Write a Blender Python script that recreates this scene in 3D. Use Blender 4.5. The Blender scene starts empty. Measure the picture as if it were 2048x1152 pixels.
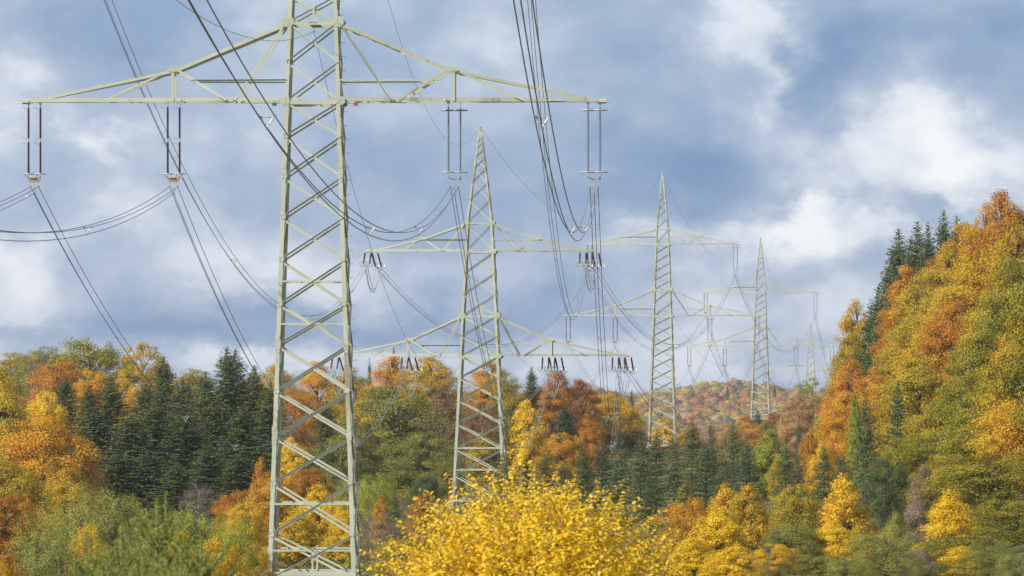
import bpy, math, random
import numpy as np
from mathutils import Vector, Matrix

# ------------------------------------------------------------------ camera
scene = bpy.context.scene
F = 12000.0            # focal length in pixels of a 2048 px wide picture
HZ = 735.0             # picture row of eye level
cam_data = bpy.data.cameras.new("camera")
cam = bpy.data.objects.new("camera", cam_data)
scene.collection.objects.link(cam)
cam.location = (0, 0, 0)
cam.rotation_euler = (math.radians(90), 0, 0)
cam_data.sensor_width = 36.0
cam_data.lens = 36.0 * F / 2048.0
cam_data.shift_y = (HZ - 576.0) / 2048.0
cam_data.clip_start = 0.5
cam_data.clip_end = 30000
cam_data.dof.use_dof = True
cam_data.dof.focus_distance = 420
cam_data.dof.aperture_fstop = 11
scene.camera = cam

# ------------------------------------------------------------------ world
SUN_EL, SUN_AZ = math.radians(35), math.radians(236)     # azimuth clockwise from +Y
world = bpy.data.worlds.new("World")
scene.world = world
world.use_nodes = True
wt = world.node_tree
wt.nodes.clear()


class NT:
    """small helper round a node tree"""
    def __init__(self, tree):
        self.t = tree

    def n(self, kind, **kw):
        nd = self.t.nodes.new(kind)
        for k, v in kw.items():
            setattr(nd, k, v)
        return nd

    def put(self, sock, v):
        if isinstance(v, bpy.types.NodeSocket):
            self.t.links.new(v, sock)
        elif v is not None:
            sock.default_value = v

    def math(self, op, a, b=None, c=None, clamp=False):
        nd = self.n("ShaderNodeMath", operation=op, use_clamp=clamp)
        for i, v in enumerate((a, b, c)):
            if v is not None:
                self.put(nd.inputs[i], v)
        return nd.outputs[0]

    def mix(self, fac, a, b, blend='MIX'):
        nd = self.n("ShaderNodeMix", data_type='RGBA', blend_type=blend)
        self.put(nd.inputs[0], fac)
        self.put(nd.inputs[6], a if isinstance(a, bpy.types.NodeSocket) else (*a, 1)[:4])
        self.put(nd.inputs[7], b if isinstance(b, bpy.types.NodeSocket) else (*b, 1)[:4])
        return nd.outputs[2]

    def noise(self, vec, scale, detail=4, rough=.5, dist=0.0):
        nd = self.n("ShaderNodeTexNoise")
        self.put(nd.inputs['Vector'], vec)
        nd.inputs['Scale'].default_value = scale
        nd.inputs['Detail'].default_value = detail
        nd.inputs['Roughness'].default_value = rough
        nd.inputs['Distortion'].default_value = dist
        return nd.outputs[0]

    def ramp(self, fac, lo, hi, smooth=True):
        nd = self.n("ShaderNodeMapRange", interpolation_type='SMOOTHSTEP' if smooth else 'LINEAR')
        self.put(nd.inputs[0], fac)
        nd.inputs[1].default_value = lo
        nd.inputs[2].default_value = hi
        return nd.outputs[0]


W = NT(wt)
sky = W.n("ShaderNodeTexSky", sky_type='NISHITA', sun_disc=False)
sky.sun_elevation = SUN_EL
sky.sun_rotation = SUN_AZ
sky.altitude = 600
sky.air_density = 1.0
sky.dust_density = 1.5
sky.ozone_density = 1.2
tc = W.n("ShaderNodeTexCoord")
mp = W.n("ShaderNodeMapping")
mp.inputs['Scale'].default_value = (1.0, 1.0, 1.5)
wt.links.new(tc.outputs['Generated'], mp.inputs['Vector'])
dirv = mp.outputs[0]
sep = W.n("ShaderNodeSeparateXYZ")
wt.links.new(tc.outputs['Generated'], sep.inputs[0])
ysafe = W.math('MAXIMUM', sep.outputs[1], 0.05)
# slightly warped picture-plane direction so that the cloud banks get ragged edges
w1 = W.math('MULTIPLY', W.math('SUBTRACT', W.noise(dirv, 48, 9, .62), .5), .026)
w2 = W.math('MULTIPLY', W.math('SUBTRACT', W.noise(dirv, 57, 9, .62), .5), .022)
uu = W.math('ADD', W.math('DIVIDE', sep.outputs[0], ysafe), w1)
vv = W.math('ADD', W.math('DIVIDE', sep.outputs[2], ysafe), w2)
front = W.ramp(sep.outputs[1], .3, .8)


def bank(px, py, rx, ry, amp):
    u0, v0 = (px - 1024) / F, (HZ - py) / F
    a = W.math('MULTIPLY', W.math('SUBTRACT', uu, u0), F / rx)
    b = W.math('MULTIPLY', W.math('SUBTRACT', vv, v0), F / ry)
    r2 = W.math('MULTIPLY_ADD', a, a, W.math('MULTIPLY', b, b))
    return W.math('MULTIPLY', W.math('EXPONENT', W.math('MULTIPLY', r2, -1.0)), amp)


def total(rows):
    s = None
    for r in rows:
        k = bank(*r)
        s = k if s is None else W.math('ADD', s, k)
    return W.math('MULTIPLY', s, front)


soft = total([  # (column, row, widths, strength): pale banks (+) and slate gaps (-)
    (200, 70, 210, 75, -.22), (10, 200, 80, 110, .24), (210, 268, 80, 45, .30), (25, 560, 120, 85, .36), (250, 400, 160, 60, .10), (470, 520, 150, 75, .22),
    (1000, 100, 150, 80, .20), (840, 320, 170, 70, -.18), (800, 550, 330, 65, .22), (1130, 330, 130, 80, -.22), (1370, 335, 130, 85, -.42),
    (1260, 480, 170, 50, .20), (1480, 50, 75, 80, .34), (1545, 160, 32, 100, .28), (1620, 170, 60, 130, -.30), (1710, 50, 130, 60, -.22),
    (1830, 150, 60, 70, .26), (1890, 230, 85, 90, .34), (1960, 340, 130, 80, .34), (2040, 60, 70, 60, -.26), (1690, 260, 90, 50, .26), (1780, 350, 120, 60, .26), (1560, 320, 80, 50, .14),
    (1640, 410, 40, 50, .28), (1720, 475, 150, 40, .34), (1550, 460, 130, 42, .30), (1400, 480, 130, 40, .18), (1640, 590, 220, 80, .14), (1640, 385, 130, 18, -.12), (1880, 430, 90, 25, -.16),
    (260, 655, 360, 34, -.30), (700, 655, 300, 34, -.30), (1080, 640, 200, 40, -.18), (430, 722, 500, 26, .28), (1350, 740, 520, 50, .24), (1450, 640, 240, 70, .12)])
# billows: cells at three sizes, rounded outward, give the banks their cauliflower edges
bw = W.n("ShaderNodeVectorMath", operation='ADD')
wn = W.n("ShaderNodeTexNoise")
wt.links.new(dirv, wn.inputs['Vector'])
wn.inputs['Scale'].default_value = 70
wn.inputs['Detail'].default_value = 4
sc_ = W.n("ShaderNodeVectorMath", operation='SCALE')
wt.links.new(wn.outputs['Color'], sc_.inputs[0])
sc_.inputs['Scale'].default_value = .018
wt.links.new(dirv, bw.inputs[0])
wt.links.new(sc_.outputs[0], bw.inputs[1])


def billow(scale):
    v = W.n("ShaderNodeTexVoronoi", feature='F1')
    wt.links.new(bw.outputs[0], v.inputs['Vector'])
    v.inputs['Scale'].default_value = scale
    return W.math('SUBTRACT', .48, W.math('POWER', v.outputs['Distance'], 1.6))


big = W.noise(dirv, 22, 5, .60, .4)
fine = W.noise(dirv, 60, 8, .70, .0)
bil = W.math('MULTIPLY_ADD', billow(46), .22, W.math('MULTIPLY', billow(125), .12))
tone = W.math('ADD', W.math('MULTIPLY_ADD', W.math('SUBTRACT', big, .5), .80, .455),
              W.math('MULTIPLY_ADD', W.math('SUBTRACT', fine, .5), .36, W.math('ADD', soft, bil)))
CL = 10.0      # the Background strength is 0.1
rp = W.n("ShaderNodeValToRGB")
rp.color_ramp.interpolation = 'LINEAR'
stops = [(.02, (.180, .290, .495)), (.30, (.272, .378, .560)), (.50, (.372, .462, .622)), (.63, (.475, .552, .682)), (.78, (.680, .735, .825)), (1.0, (.90, .92, .945))]
while len(rp.color_ramp.elements) < len(stops):
    rp.color_ramp.elements.new(.5)
for el, (p, c) in zip(rp.color_ramp.elements, stops):
    el.position = p
    el.color = (*c, 1)
wt.links.new(tone, rp.inputs[0])
c3 = W.mix(1.0, rp.outputs[0], (CL, CL, CL), 'MULTIPLY')
skymix = W.mix(.93, sky.outputs[0], c3)
bg = W.n("ShaderNodeBackground")
bg.inputs['Strength'].default_value = 0.1
wt.links.new(skymix, bg.inputs['Color'])
wo = W.n("ShaderNodeOutputWorld")
wt.links.new(bg.outputs[0], wo.inputs['Surface'])
world.cycles.sampling_method = 'MANUAL'
world.cycles.sample_map_resolution = 1024

# ------------------------------------------------------------------ sun, exposure
sun_data = bpy.data.lights.new("sun", 'SUN')
sun_data.energy = 5.0
sun_data.angle = math.radians(0.6)
sun_data.color = (1.0, .93, .82)
sun = bpy.data.objects.new("sun", sun_data)
scene.collection.objects.link(sun)
to_sun = Vector((math.sin(SUN_AZ) * math.cos(SUN_EL), math.cos(SUN_AZ) * math.cos(SUN_EL), math.sin(SUN_EL)))
sun.rotation_euler = to_sun.to_track_quat('Z', 'Y').to_euler()
sun.location = to_sun * 300
scene.view_settings.view_transform = 'Standard'
scene.view_settings.look = 'None'
scene.view_settings.exposure = 0.12
scene.view_settings.gamma = 1.0
scene.view_settings.use_curve_mapping = False
scene.cycles.max_bounces = 6
scene.cycles.diffuse_bounces = 3
scene.cycles.glossy_bounces = 2
scene.cycles.transmission_bounces = 4
scene.cycles.volume_bounces = 0
scene.cycles.use_denoising = True
scene.cycles.caustics_reflective = False
scene.cycles.caustics_refractive = False

# ------------------------------------------------------------------ helpers
COL = scene.collection


def link(o, parent=None):
    COL.objects.link(o)
    if parent is not None:
        o.parent = parent
    return o


def tag(o, label=None, cat=None, group=None, kind=None):
    if label:
        o["label"] = label
    if cat:
        o["category"] = cat
    if group:
        o["group"] = group
    if kind:
        o["kind"] = kind
    return o


def empty(name, loc, rz=0.0, parent=None):
    o = bpy.data.objects.new(name, None)
    o.empty_display_size = .2
    o.location = loc
    o.rotation_euler = (0, 0, rz)
    return link(o, parent)


def obj(name, mesh, parent=None, loc=None):
    o = bpy.data.objects.new(name, mesh)
    if loc is not None:
        o.location = loc
    return link(o, parent)


def pix(px, py, d):
    """point seen at picture (px, py) at depth d"""
    return Vector(((px - 1024) * d / F, d, (HZ - py) * d / F))


class MB:
    def __init__(self):
        self.v, self.f = [], []

    def add(self, vs, fs):
        o = len(self.v)
        self.v += [tuple(p) for p in vs]
        self.f += [tuple(i + o for i in q) for q in fs]

    def box(self, c, s, rot=None):
        vs = []
        for z in (-.5, .5):
            for y in (-.5, .5):
                for x in (-.5, .5):
                    p = Vector((x * s[0], y * s[1], z * s[2]))
                    if rot:
                        p = rot @ p
                    vs.append(p + Vector(c))
        self.add(vs, [(0, 2, 3, 1), (4, 5, 7, 6), (0, 1, 5, 4), (2, 6, 7, 3), (0, 4, 6, 2), (1, 3, 7, 5)])

    def tube(self, pts, rad, sides=5, cap=True):
        pts = [Vector(p) for p in pts]
        rads = rad if hasattr(rad, '__len__') else [rad] * len(pts)
        rings = []
        for i, p in enumerate(pts):
            t = (pts[min(i + 1, len(pts) - 1)] - pts[max(i - 1, 0)]).normalized()
            ref = Vector((0, 0, 1)) if abs(t.z) < .9 else Vector((1, 0, 0))
            a = t.cross(ref).normalized()
            b = t.cross(a)
            rings.append([p + (a * math.cos(k * 2 * math.pi / sides) + b * math.sin(k * 2 * math.pi / sides)) * rads[i] for k in range(sides)])
        vs = [q for r in rings for q in r]
        fs = []
        for i in range(len(pts) - 1):
            for k in range(sides):
                a, b = i * sides + k, i * sides + (k + 1) % sides
                fs.append((a, a + sides, b + sides, b))
        if cap:
            fs.append(tuple(range(sides)))
            fs.append(tuple(range(len(vs) - 1, len(vs) - 1 - sides, -1)))
        self.add(vs, fs)

    def lathe(self, prof, sides=10):
        vs, fs = [], []
        for r, z in prof:
            for k in range(sides):
                a = k * 2 * math.pi / sides
                vs.append((r * math.cos(a), r * math.sin(a), z))
        for i in range(len(prof) - 1):
            for k in range(sides):
                a, b = i * sides + k, i * sides + (k + 1) % sides
                fs.append((a, b, b + sides, a + sides))
        self.add(vs, fs)

    def ring(self, c, R, r, axis='Z', n=20, m=6, arc=2 * math.pi, start=0.0):
        pts = []
        closed = arc > 6.2
        for i in range(n + 1):
            a = start + arc * i / n
            p = Vector((R * math.cos(a), R * math.sin(a), 0))
            if axis == 'X':
                p = Vector((0, p.x, p.y))
            elif axis == 'Y':
                p = Vector((p.x, 0, p.y))
            pts.append(p + Vector(c))
        self.tube(pts, r, m, not closed)

    def build(self, name, mat, smooth=False):
        me = bpy.data.meshes.new(name)
        me.from_pydata(self.v, [], self.f)
        me.materials.append(mat)
        if smooth:
            me.shade_smooth()
        me.update()
        return me


# ------------------------------------------------------------------ materials
def material(name):
    m = bpy.data.materials.new(name)
    m.use_nodes = True
    m.node_tree.nodes.clear()
    t = NT(m.node_tree)
    out = t.n("ShaderNodeOutputMaterial")
    return m, t, out


def principled(t, out, color, rough=.6, metal=0.0, spec=.5):
    b = t.n("ShaderNodeBsdfPrincipled")
    t.put(b.inputs['Base Color'], color if isinstance(color, bpy.types.NodeSocket) else (*color, 1)[:4])
    t.put(b.inputs['Roughness'], rough)
    b.inputs['Metallic'].default_value = metal
    b.inputs['Specular IOR Level'].default_value = spec
    t.t.links.new(b.outputs[0], out.inputs['Surface'])
    return b


def mottled(name, ca, cb, scale, rough=.6, metal=0.0, cc=None, spec=.4, stretch=(1, 1, 1)):
    m, t, out = material(name)
    g = t.n("ShaderNodeNewGeometry")
    mpn = t.n("ShaderNodeMapping")
    mpn.inputs['Scale'].default_value = stretch
    t.t.links.new(g.outputs['Position'], mpn.inputs['Vector'])
    c = t.mix(t.ramp(t.noise(mpn.outputs[0], scale, 5, .6), .35, .65), ca, cb)
    if cc:
        c = t.mix(t.ramp(t.noise(mpn.outputs[0], scale * 2.7, 6, .65), .60, .72), c, cc)
    principled(t, out, c, rough, metal, spec)
    return m


def steel_paint(name="pylon_paint", lo=.56, hi=.68, need=.35):
    """pale green weathered paint, rust running along the members"""
    m, t, out = material(name)
    g = t.n("ShaderNodeNewGeometry")
    mpn = t.n("ShaderNodeMapping")
    mpn.inputs['Scale'].default_value = (1, 1, .22)
    t.t.links.new(g.outputs['Position'], mpn.inputs['Vector'])
    v = mpn.outputs[0]
    c = t.mix(t.ramp(t.noise(g.outputs['Position'], .55, 4, .6), .35, .7), (.48, .51, .375), (.57, .58, .46))
    c = t.mix(t.math('MULTIPLY', t.ramp(t.noise(v, 2.3, 6, .7), .46, .75), .4), c, (.62, .62, .52))
    oi = t.n("ShaderNodeObjectInfo")
    rust = t.math('MULTIPLY', t.ramp(t.noise(v, .9, 7, .66), lo, hi), t.ramp(oi.outputs['Random'], need, need + .4))
    c = t.mix(t.math('MULTIPLY', rust, .8), c, (.30, .185, .085))
    c = t.mix(t.math('MULTIPLY', oi.outputs['Random'], .25), c, (.34, .37, .27))
    principled(t, out, c, t.math('MULTIPLY_ADD', rust, .25, .55), 0, .35)
    return m


M_STEEL = steel_paint()
M_STEELLEG = steel_paint("pylon_leg_paint", .49, .64, -.3)
M_WIRE = mottled("aluminium_wire", (.20, .20, .19), (.30, .30, .29), 3, .5, .35)
M_EARTH = mottled("earth_wire", (.15, .15, .145), (.22, .22, .21), 3, .55, .3)
M_GALV = mottled("galvanised_fitting", (.42, .43, .43), (.55, .56, .56), 6, .45, .3)
M_PORC = mottled("brown_porcelain", (.060, .026, .020), (.095, .042, .030), 9, .28, 0, None, .5)
M_SILI = mottled("grey_composite", (.14, .155, .18), (.20, .215, .24), 9, .5)
M_RUSTY = mottled("rusty_plate", (.34, .20, .10), (.42, .28, .16), 12, .8)
M_GREENP = mottled("green_plate", (.02, .13, .05), (.03, .18, .07), 9, .5)
M_REDP = mottled("red_plate", (.36, .06, .04), (.42, .09, .05), 9, .5)
M_BARK = mottled("bark", (.085, .070, .052), (.16, .14, .11), 2.2, .9, 0, None, .2, (1, 1, .3))
M_PALEBARK = mottled("pale_bark", (.20, .17, .14), (.32, .28, .24), 3, .9, 0, None, .2, (1, 1, .3))
M_SHOOT = mottled("olive_shoot", (.15, .14, .055), (.24, .21, .085), 9, .8)
M_CONC = mottled("concrete", (.34, .34, .34), (.45, .45, .44), 3, .85)


def leaf_material(name, trans=.30, patch=.30, rough=.6, attr=False, spread=.36):
    """leaf colour: two tones of the tree (object properties), patches by noise and a value for every leaf"""
    m, t, out = material(name)
    rnd = t.n("ShaderNodeAttribute", attribute_type='GEOMETRY', attribute_name="leaf_value")
    if attr:
        ca = t.n("ShaderNodeAttribute", attribute_type='GEOMETRY', attribute_name="leaf_tint")
        c = ca.outputs['Color']
    else:
        a = t.n("ShaderNodeAttribute", attribute_type='OBJECT', attribute_name="tone_a")
        b = t.n("ShaderNodeAttribute", attribute_type='OBJECT', attribute_name="tone_b")
        tcn = t.n("ShaderNodeTexCoord")
        oi = t.n("ShaderNodeObjectInfo")
        off = t.n("ShaderNodeVectorMath", operation='ADD')
        t.t.links.new(tcn.outputs['Object'], off.inputs[0])
        cmb = t.n("ShaderNodeCombineXYZ")
        for i in range(3):
            t.put(cmb.inputs[i], t.math('MULTIPLY', oi.outputs['Random'], 57.0 + 31 * i))
        t.t.links.new(cmb.outputs[0], off.inputs[1])
        f = t.math('ADD', t.noise(off.outputs[0], patch, 4, .62), t.math('MULTIPLY', t.math('SUBTRACT', rnd.outputs['Fac'], .5), .30))
        c = t.mix(t.ramp(f, .36, .64), a.outputs['Vector'], b.outputs['Vector'])
    val = t.math('MULTIPLY_ADD', rnd.outputs['Fac'], spread, 1.0 - spread / 2)
    hsv = t.n("ShaderNodeHueSaturation")
    t.put(hsv.inputs['Value'], val)
    t.put(hsv.inputs['Hue'], t.math('MULTIPLY_ADD', t.math('FRACT', t.math('MULTIPLY', rnd.outputs['Fac'], 7.31)), .034, .483))
    t.put(hsv.inputs['Color'], c)
    c = hsv.outputs[0]
    d = t.n("ShaderNodeBsdfPrincipled")
    t.put(d.inputs['Base Color'], c)
    d.inputs['Roughness'].default_value = rough
    d.inputs['Specular IOR Level'].default_value = .25
    tr = t.n("ShaderNodeBsdfTranslucent")
    t.put(tr.inputs['Color'], c)
    ms = t.n("ShaderNodeMixShader")
    ms.inputs[0].default_value = trans
    t.t.links.new(d.outputs[0], ms.inputs[1])
    t.t.links.new(tr.outputs[0], ms.inputs[2])
    t.t.links.new(ms.outputs[0], out.inputs['Surface'])
    return m


M_LEAF = leaf_material("broad_leaves")
M_NEEDLE = leaf_material("spruce_needles", .12, .5, .6)
M_LEAFMESH = leaf_material("mixed_leaves", .32, .3, .6, True, .2)
M_YELLOW = leaf_material("yellow_bush_leaves", .35, 2.6, .5, False, .5)

TONES = {
    'gold': ((.74, .46, .030), (.55, .385, .030)), 'orange': ((.70, .33, .024), (.66, .41, .028)),
    'rust': ((.52, .205, .024), (.62, .31, .026)), 'darkrust': ((.34, .125, .026), (.50, .23, .026)),
    'olivegold': ((.35, .31, .028), (.60, .415, .030)), 'olive': ((.215, .235, .050), (.31, .295, .060)),
    'greengold': ((.20, .235, .028), (.46, .365, .028)), 'yellow': ((.90, .64, .028), (.80, .54, .026)),
    'lime': ((.33, .41, .055), (.45, .45, .055)), 'willow': ((.29, .33, .080), (.45, .42, .080)),
    'brown': ((.32, .180, .090), (.39, .24, .095)), 'tan': ((.56, .360, .160), (.52, .31, .120)),
    'deepgreen': ((.095, .140, .050), (.155, .190, .060)), 'spruce': ((.100, .138, .042), (.170, .200, .056)),
    'bluespruce': ((.085, .130, .068), (.130, .175, .085)), 'youngspruce': ((.105, .155, .056), (.160, .200, .068)),
    'greyshrub': ((.31, .23, .17), (.37, .26, .18)), 'maize': ((.84, .53, .030), (.66, .46, .030)),
    'freshspruce': ((.15, .19, .045), (.25, .27, .055)),
}

# ------------------------------------------------------------------ terrain
_KD = [-80, 0, 20, 50, 80, 150, 230, 311, 400, 500, 610, 750, 923, 1010, 1400, 1480, 2000, 2700, 3400, 4300, 5000, 6500]
_KZ = [-1.6, -1.7, -3.0, -5.2, -6.8, -9.0, -11.2, -11.2, -14, -15.5, -13.9, -15.8, -12.4, -19, -24, -29, -50, -48, -38, -29, -38, -50]


def corridor(d):
    return -17.3 + .0233 * d if d < 610 else -3.1 + (d - 610) * .0875


def smooth(a, b, x):
    t = min(1, max(0, (x - a) / (b - a)))
    return t * t * (3 - 2 * t)


def ground(x, d):
    z = float(np.interp(d, _KD, _KZ))
    side = smooth(280, 380, d) * (1 - smooth(900, 1300, d))
    rise = min(22.0, .45 * max(0.0, x - corridor(d) - 32))
    left = min(9.0, .16 * max(0.0, corridor(d) - 50 - x))
    mound = 11.5 * math.exp(-((x - 52) ** 2 + ((d - 1226) * .6) ** 2) / 380.0)
    return z + mound + side * (rise + left) + .35 * math.sin(x * .21 + d * .05) * math.sin(d * .083 - x * .1)


def make_ground():
    ds = np.unique(np.concatenate([np.linspace(-80, 100, 37), np.linspace(110, 1500, 150), np.linspace(1540, 6500, 80)]))
    us = np.linspace(-1, 1, 81)
    vs, fs = [], []
    for d in ds:
        half = 90 + .35 * max(0, d)
        for u in us:
            x = half * (u * .35 + .65 * u ** 3) * 1.0 + corridor(min(d, 1500)) * .5
            vs.append((x, d, ground(x, d)))
    n = len(us)
    for i in range(len(ds) - 1):
        for j in range(n - 1):
            a = i * n + j
            fs.append((a, a + 1, a + n + 1, a + n))
    me = bpy.data.meshes.new("ground")
    me.from_pydata(vs, [], fs)
    m, t, out = material("meadow_and_litter")
    g = t.n("ShaderNodeNewGeometry")
    p = g.outputs['Position']
    c = t.mix(t.ramp(t.noise(p, .09, 5, .6), .4, .6), (.075, .085, .030), (.15, .125, .050))
    c = t.mix(t.math('MULTIPLY', t.ramp(t.noise(p, .8, 6, .7), .5, .7), .7), c, (.19, .125, .070))
    principled(t, out, c, .95, 0, .1)
    me.materials.append(m)
    me.shade_smooth()
    o = obj("ground", me)
    tag(o, "grass and leaf litter of the valley floor under trees and pylons", None, None, "structure")
    return o


make_ground()

# ------------------------------------------------------------------ pylons
def angle_profile():
    """unit steel angle: flanges of width 1 along +x and +y from the corner, length 1 along z"""
    t = .13
    o = [(0, 0), (1, 0), (1, t), (t, t), (t, 1), (0, 1)]
    mb = MB()
    vs = [(x, y, 0) for x, y in o] + [(x, y, 1) for x, y in o]
    fs = [(i, (i + 1) % 6, (i + 1) % 6 + 6, i + 6) for i in range(6)]
    fs += [(3, 2, 1, 0), (5, 4, 3, 0), (6, 7, 8, 9), (6, 9, 10, 11)]
    mb.add(vs, fs)
    return mb.build("steel_angle", M_STEEL), mb.build("steel_angle", M_STEELLEG)


def plate_mesh():
    """unit gusset plate in the xz plane, eight corners, with bolt heads"""
    mb = MB()
    o = [(-.5, -.25), (-.28, -.5), (.28, -.5), (.5, -.25), (.5, .25), (.28, .5), (-.28, .5), (-.5, .25)]
    vs = [(x, -.5, z) for x, z in o] + [(x, .5, z) for x, z in o]
    fs = [tuple(range(8)), tuple(range(15, 7, -1))] + [(i, i + 8, (i + 1) % 8 + 8, (i + 1) % 8) for i in range(8)]
    mb.add(vs, fs)
    for x in (-.3, 0, .3):
        for z in (-.28, .28):
            mb.box((x, 0, z), (.07, 2.2, .07))
    return mb.build("gusset_plate", M_STEEL)


ME_ANGLE, ME_LEG = angle_profile()
ME_PLATE = plate_mesh()
_mb = MB()
_mb.tube([(0, 0, 0), (.22, 0, 0)], .012, 5)
_mb.tube([(.2, 0, -.01), (.22, 0, .035)], .013, 5)
ME_STEP = _mb.build("step_bolt", M_GALV)


def bar(name, p, q, w, a, parent, b=None, w2=None):
    p, q, a = Vector(p), Vector(q), Vector(a)
    z = q - p
    L = z.length
    z.normalize()
    a = (a - z * a.dot(z)).normalized()
    c = z.cross(a)
    wa, wc = w, (w if w2 is None else w2)
    if b is not None and c.dot(Vector(b)) < 0:      # keep both flanges on the wanted sides
        a, c = -c, a
        wa, wc = wc, wa
    o = bpy.data.objects.new(name, ME_LEG if name == "leg" else ME_ANGLE)
    M = Matrix((a, c, z)).transposed().to_4x4()
    M.translation = p
    o.matrix_basis = M @ Matrix.Diagonal((wa, wc, L, 1))
    return link(o, parent)


def plate(p, sx, sz, parent, sy=.02, rz=0.0, name="gusset_plate", me=None):
    o = bpy.data.objects.new(name, me or ME_PLATE)
    o.location = p
    o.scale = (sx, sy, sz)
    o.rotation_euler = (0, 0, rz)
    return link(o, parent)


class Pylon:
    def __init__(self, label, px, d, zl, zu, zt, zb, rot, w0, slope, fat=1.0, nodes=None, detail=2, tension=False):
        self.c = Vector(((px - 1024) * d / F, d, zb))
        self.rot = rot
        self.zl, self.zu, self.zt = zl - zb, zu - zb, zt - zb
        self.w0, self.slope, self.fat = w0, slope, fat
        self.lo_peak = 4.1
        self.up_peak = 2.9 if tension else 2.4
        e = self.e = empty("lattice_pylon", self.c, rot)
        tag(e, label, "pylon", "power line pylons")
        self.detail = detail
        self.body(nodes)
        self.crossarm(self.zl, self.lo_peak, 15.0, 7.2, 1.64, 1.12, (10.9, 4.5, 4.0), True)
        self.crossarm(self.zu, self.up_peak, 11.5, 5.9, 1.30, 1.22, (7.9, 3.9, 3.7), False)
        self.feet()

    def hw(self, z):
        ub = self.zu + self.up_peak
        if z <= ub:
            return self.w0 - self.slope * (z - self.zl)
        w = self.w0 - self.slope * (ub - self.zl)
        return w + (.10 - w) * (z - ub) / (self.zt - ub)

    def corner(self, sx, sy, z):
        h = self.hw(z)
        return Vector((sx * h, sy * h, z))

    def body(self, nodes):
        f = self.fat
        lo, wa, up, ub, top = self.zl, self.zl + self.lo_peak, self.zu, self.zu + self.up_peak, self.zt
        # panel points
        zs = [lo]
        if nodes:
            zs = [lo + n for n in nodes]
        else:
            while zs[0] > .6:
                zs.insert(0, zs[0] - 1.12 * self.hw(zs[0]))
            k = lo / (lo - zs[0])
            zs = [lo - (lo - z) * k for z in zs]
        zs = zs[:]
        zs += [lo + (wa - lo) * .5, wa]
        n = max(3, round((up - wa) / (1.25 * self.hw((up + wa) / 2))))
        zs += [wa + (up - wa) * (i + 1) / n for i in range(n)]
        zs += [ub]
        z = ub
        stop = top - 1.0
        tail = []
        while z < stop - .5:
            z += max(.55, 1.75 * self.hw(z))
            tail.append(min(z, stop))
        zs += tail
        self.zs = zs
        # legs, one mesh for every straight stretch
        for sx in (-1, 1):
            for sy in (-1, 1):
                for a, b, w in ((0, lo, .215), (lo, ub, .185), (ub, top - .35, .14)):
                    bar("leg", self.corner(sx, sy, a), self.corner(sx, sy, b), w * f, (-sx, 0, 0), self.e, (0, -sy, 0))
        plate((0, 0, top - .2), .34, .5, self.e, .3, 0, "peak_cap")
        # lattice
        for i in range(len(zs) - 1):
            a, b = zs[i], zs[i + 1]
            w = (.108 if b <= lo + .1 else .095 if b <= up + .1 else .075) * (1 + (f - 1) * .4)
            for sy in (-1, 1):
                y = Vector((0, -sy * .02, 0))
                bar("diagonal_brace", self.corner(-1, sy, a) + y, self.corner(1, sy, b) + y, w, (.7, 0, -.7), self.e, (0, -1, 0), w * .5)
                y = Vector((0, -sy * (.02 + w * .16), 0))
                bar("diagonal_brace", self.corner(1, sy, a) + y, self.corner(-1, sy, b) + y, w, (0, 0, -1), self.e, (0, 1, 0))
            for sx in (-1, 1):
                x = Vector((-sx * .02, 0, 0))
                bar("diagonal_brace", self.corner(sx, -1, a) + x, self.corner(sx, 1, b) + x, w, (0, 0, 1), self.e)
                x = Vector((-sx * (.02 + w * .16), 0, 0))
                bar("diagonal_brace", self.corner(sx, 1, a) + x, self.corner(sx, -1, b) + x, w, (0, 0, -1), self.e)
        # horizontal frames
        hs = [(lo, .19), (wa, .17), (up, .17), (ub, .13)]
        for dz in (-9.3, -11.5, -20.8, -23.2):
            if lo + dz > .4:
                hs.append((lo + dz, .09))
        hs.append((.35, .20))
        for z, w in hs:
            w *= f
            for sy in (-1, 1):
                bar("horizontal_brace", self.corner(-1, sy, z), self.corner(1, sy, z), w, (0, 0, -1), self.e)
            for sx in (-1, 1):
                bar("horizontal_brace", self.corner(sx, -1, z + .01), self.corner(sx, 1, z + .01), w, (0, 0, -1), self.e)
        for sy in (-1, 1):
            h = Vector((0, sy * self.hw(1.5), 0))
            bar("vertical_strut", h + Vector((0, 0, .3)), h + Vector((0, 0, min(1.6, lo * .08))), .09 * f, (1, 0, 0), self.e)
            h = Vector((0, sy * self.hw(wa), 0))
            bar("vertical_strut", h + Vector((0, 0, wa)), h + Vector((0, 0, wa + .9)), .10 * f, (1, 0, 0), self.e)
        if self.detail >= 1:
            for z, s in ((lo, .5), (wa, .62), (up, .45), (ub, .42)):
                for sx in (-1, 1):
                    for sy in (-1, 1):
                        p = self.corner(sx, sy, z)
                        plate(p + Vector((0, sy * .012, 0)), s * f, s * .85 * f, self.e)
            for z in [q for q in zs if q < lo - 1]:
                for sx in (-1, 1):
                    p = self.corner(sx, -1, z)
                    plate(p + Vector((-sx * .13, -.012, 0)), .26 * f, .3 * f, self.e)
        if self.detail >= 2:
            for z in (lo - 3.75, lo - 12.6, lo - 17.3):                # leg splices
                for sx in (-1, 1):
                    for sy in (-1, 1):
                        p = self.corner(sx, sy, z)
                        plate(p + Vector((-sx * .1, sy * .016, 0)), .25, .95, self.e, .03, 0, "splice_plate")
                        plate(p + Vector((sx * .016, -sy * .1, 0)), .25, .95, self.e, .03, math.pi / 2, "splice_plate")
            for k in range(64):                                         # climbing pegs on one leg
                z = 1.2 + k * .72
                if z > ub:
                    break
                o = obj("step_bolt", ME_STEP, self.e, self.corner(1, 1, z))

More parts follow.
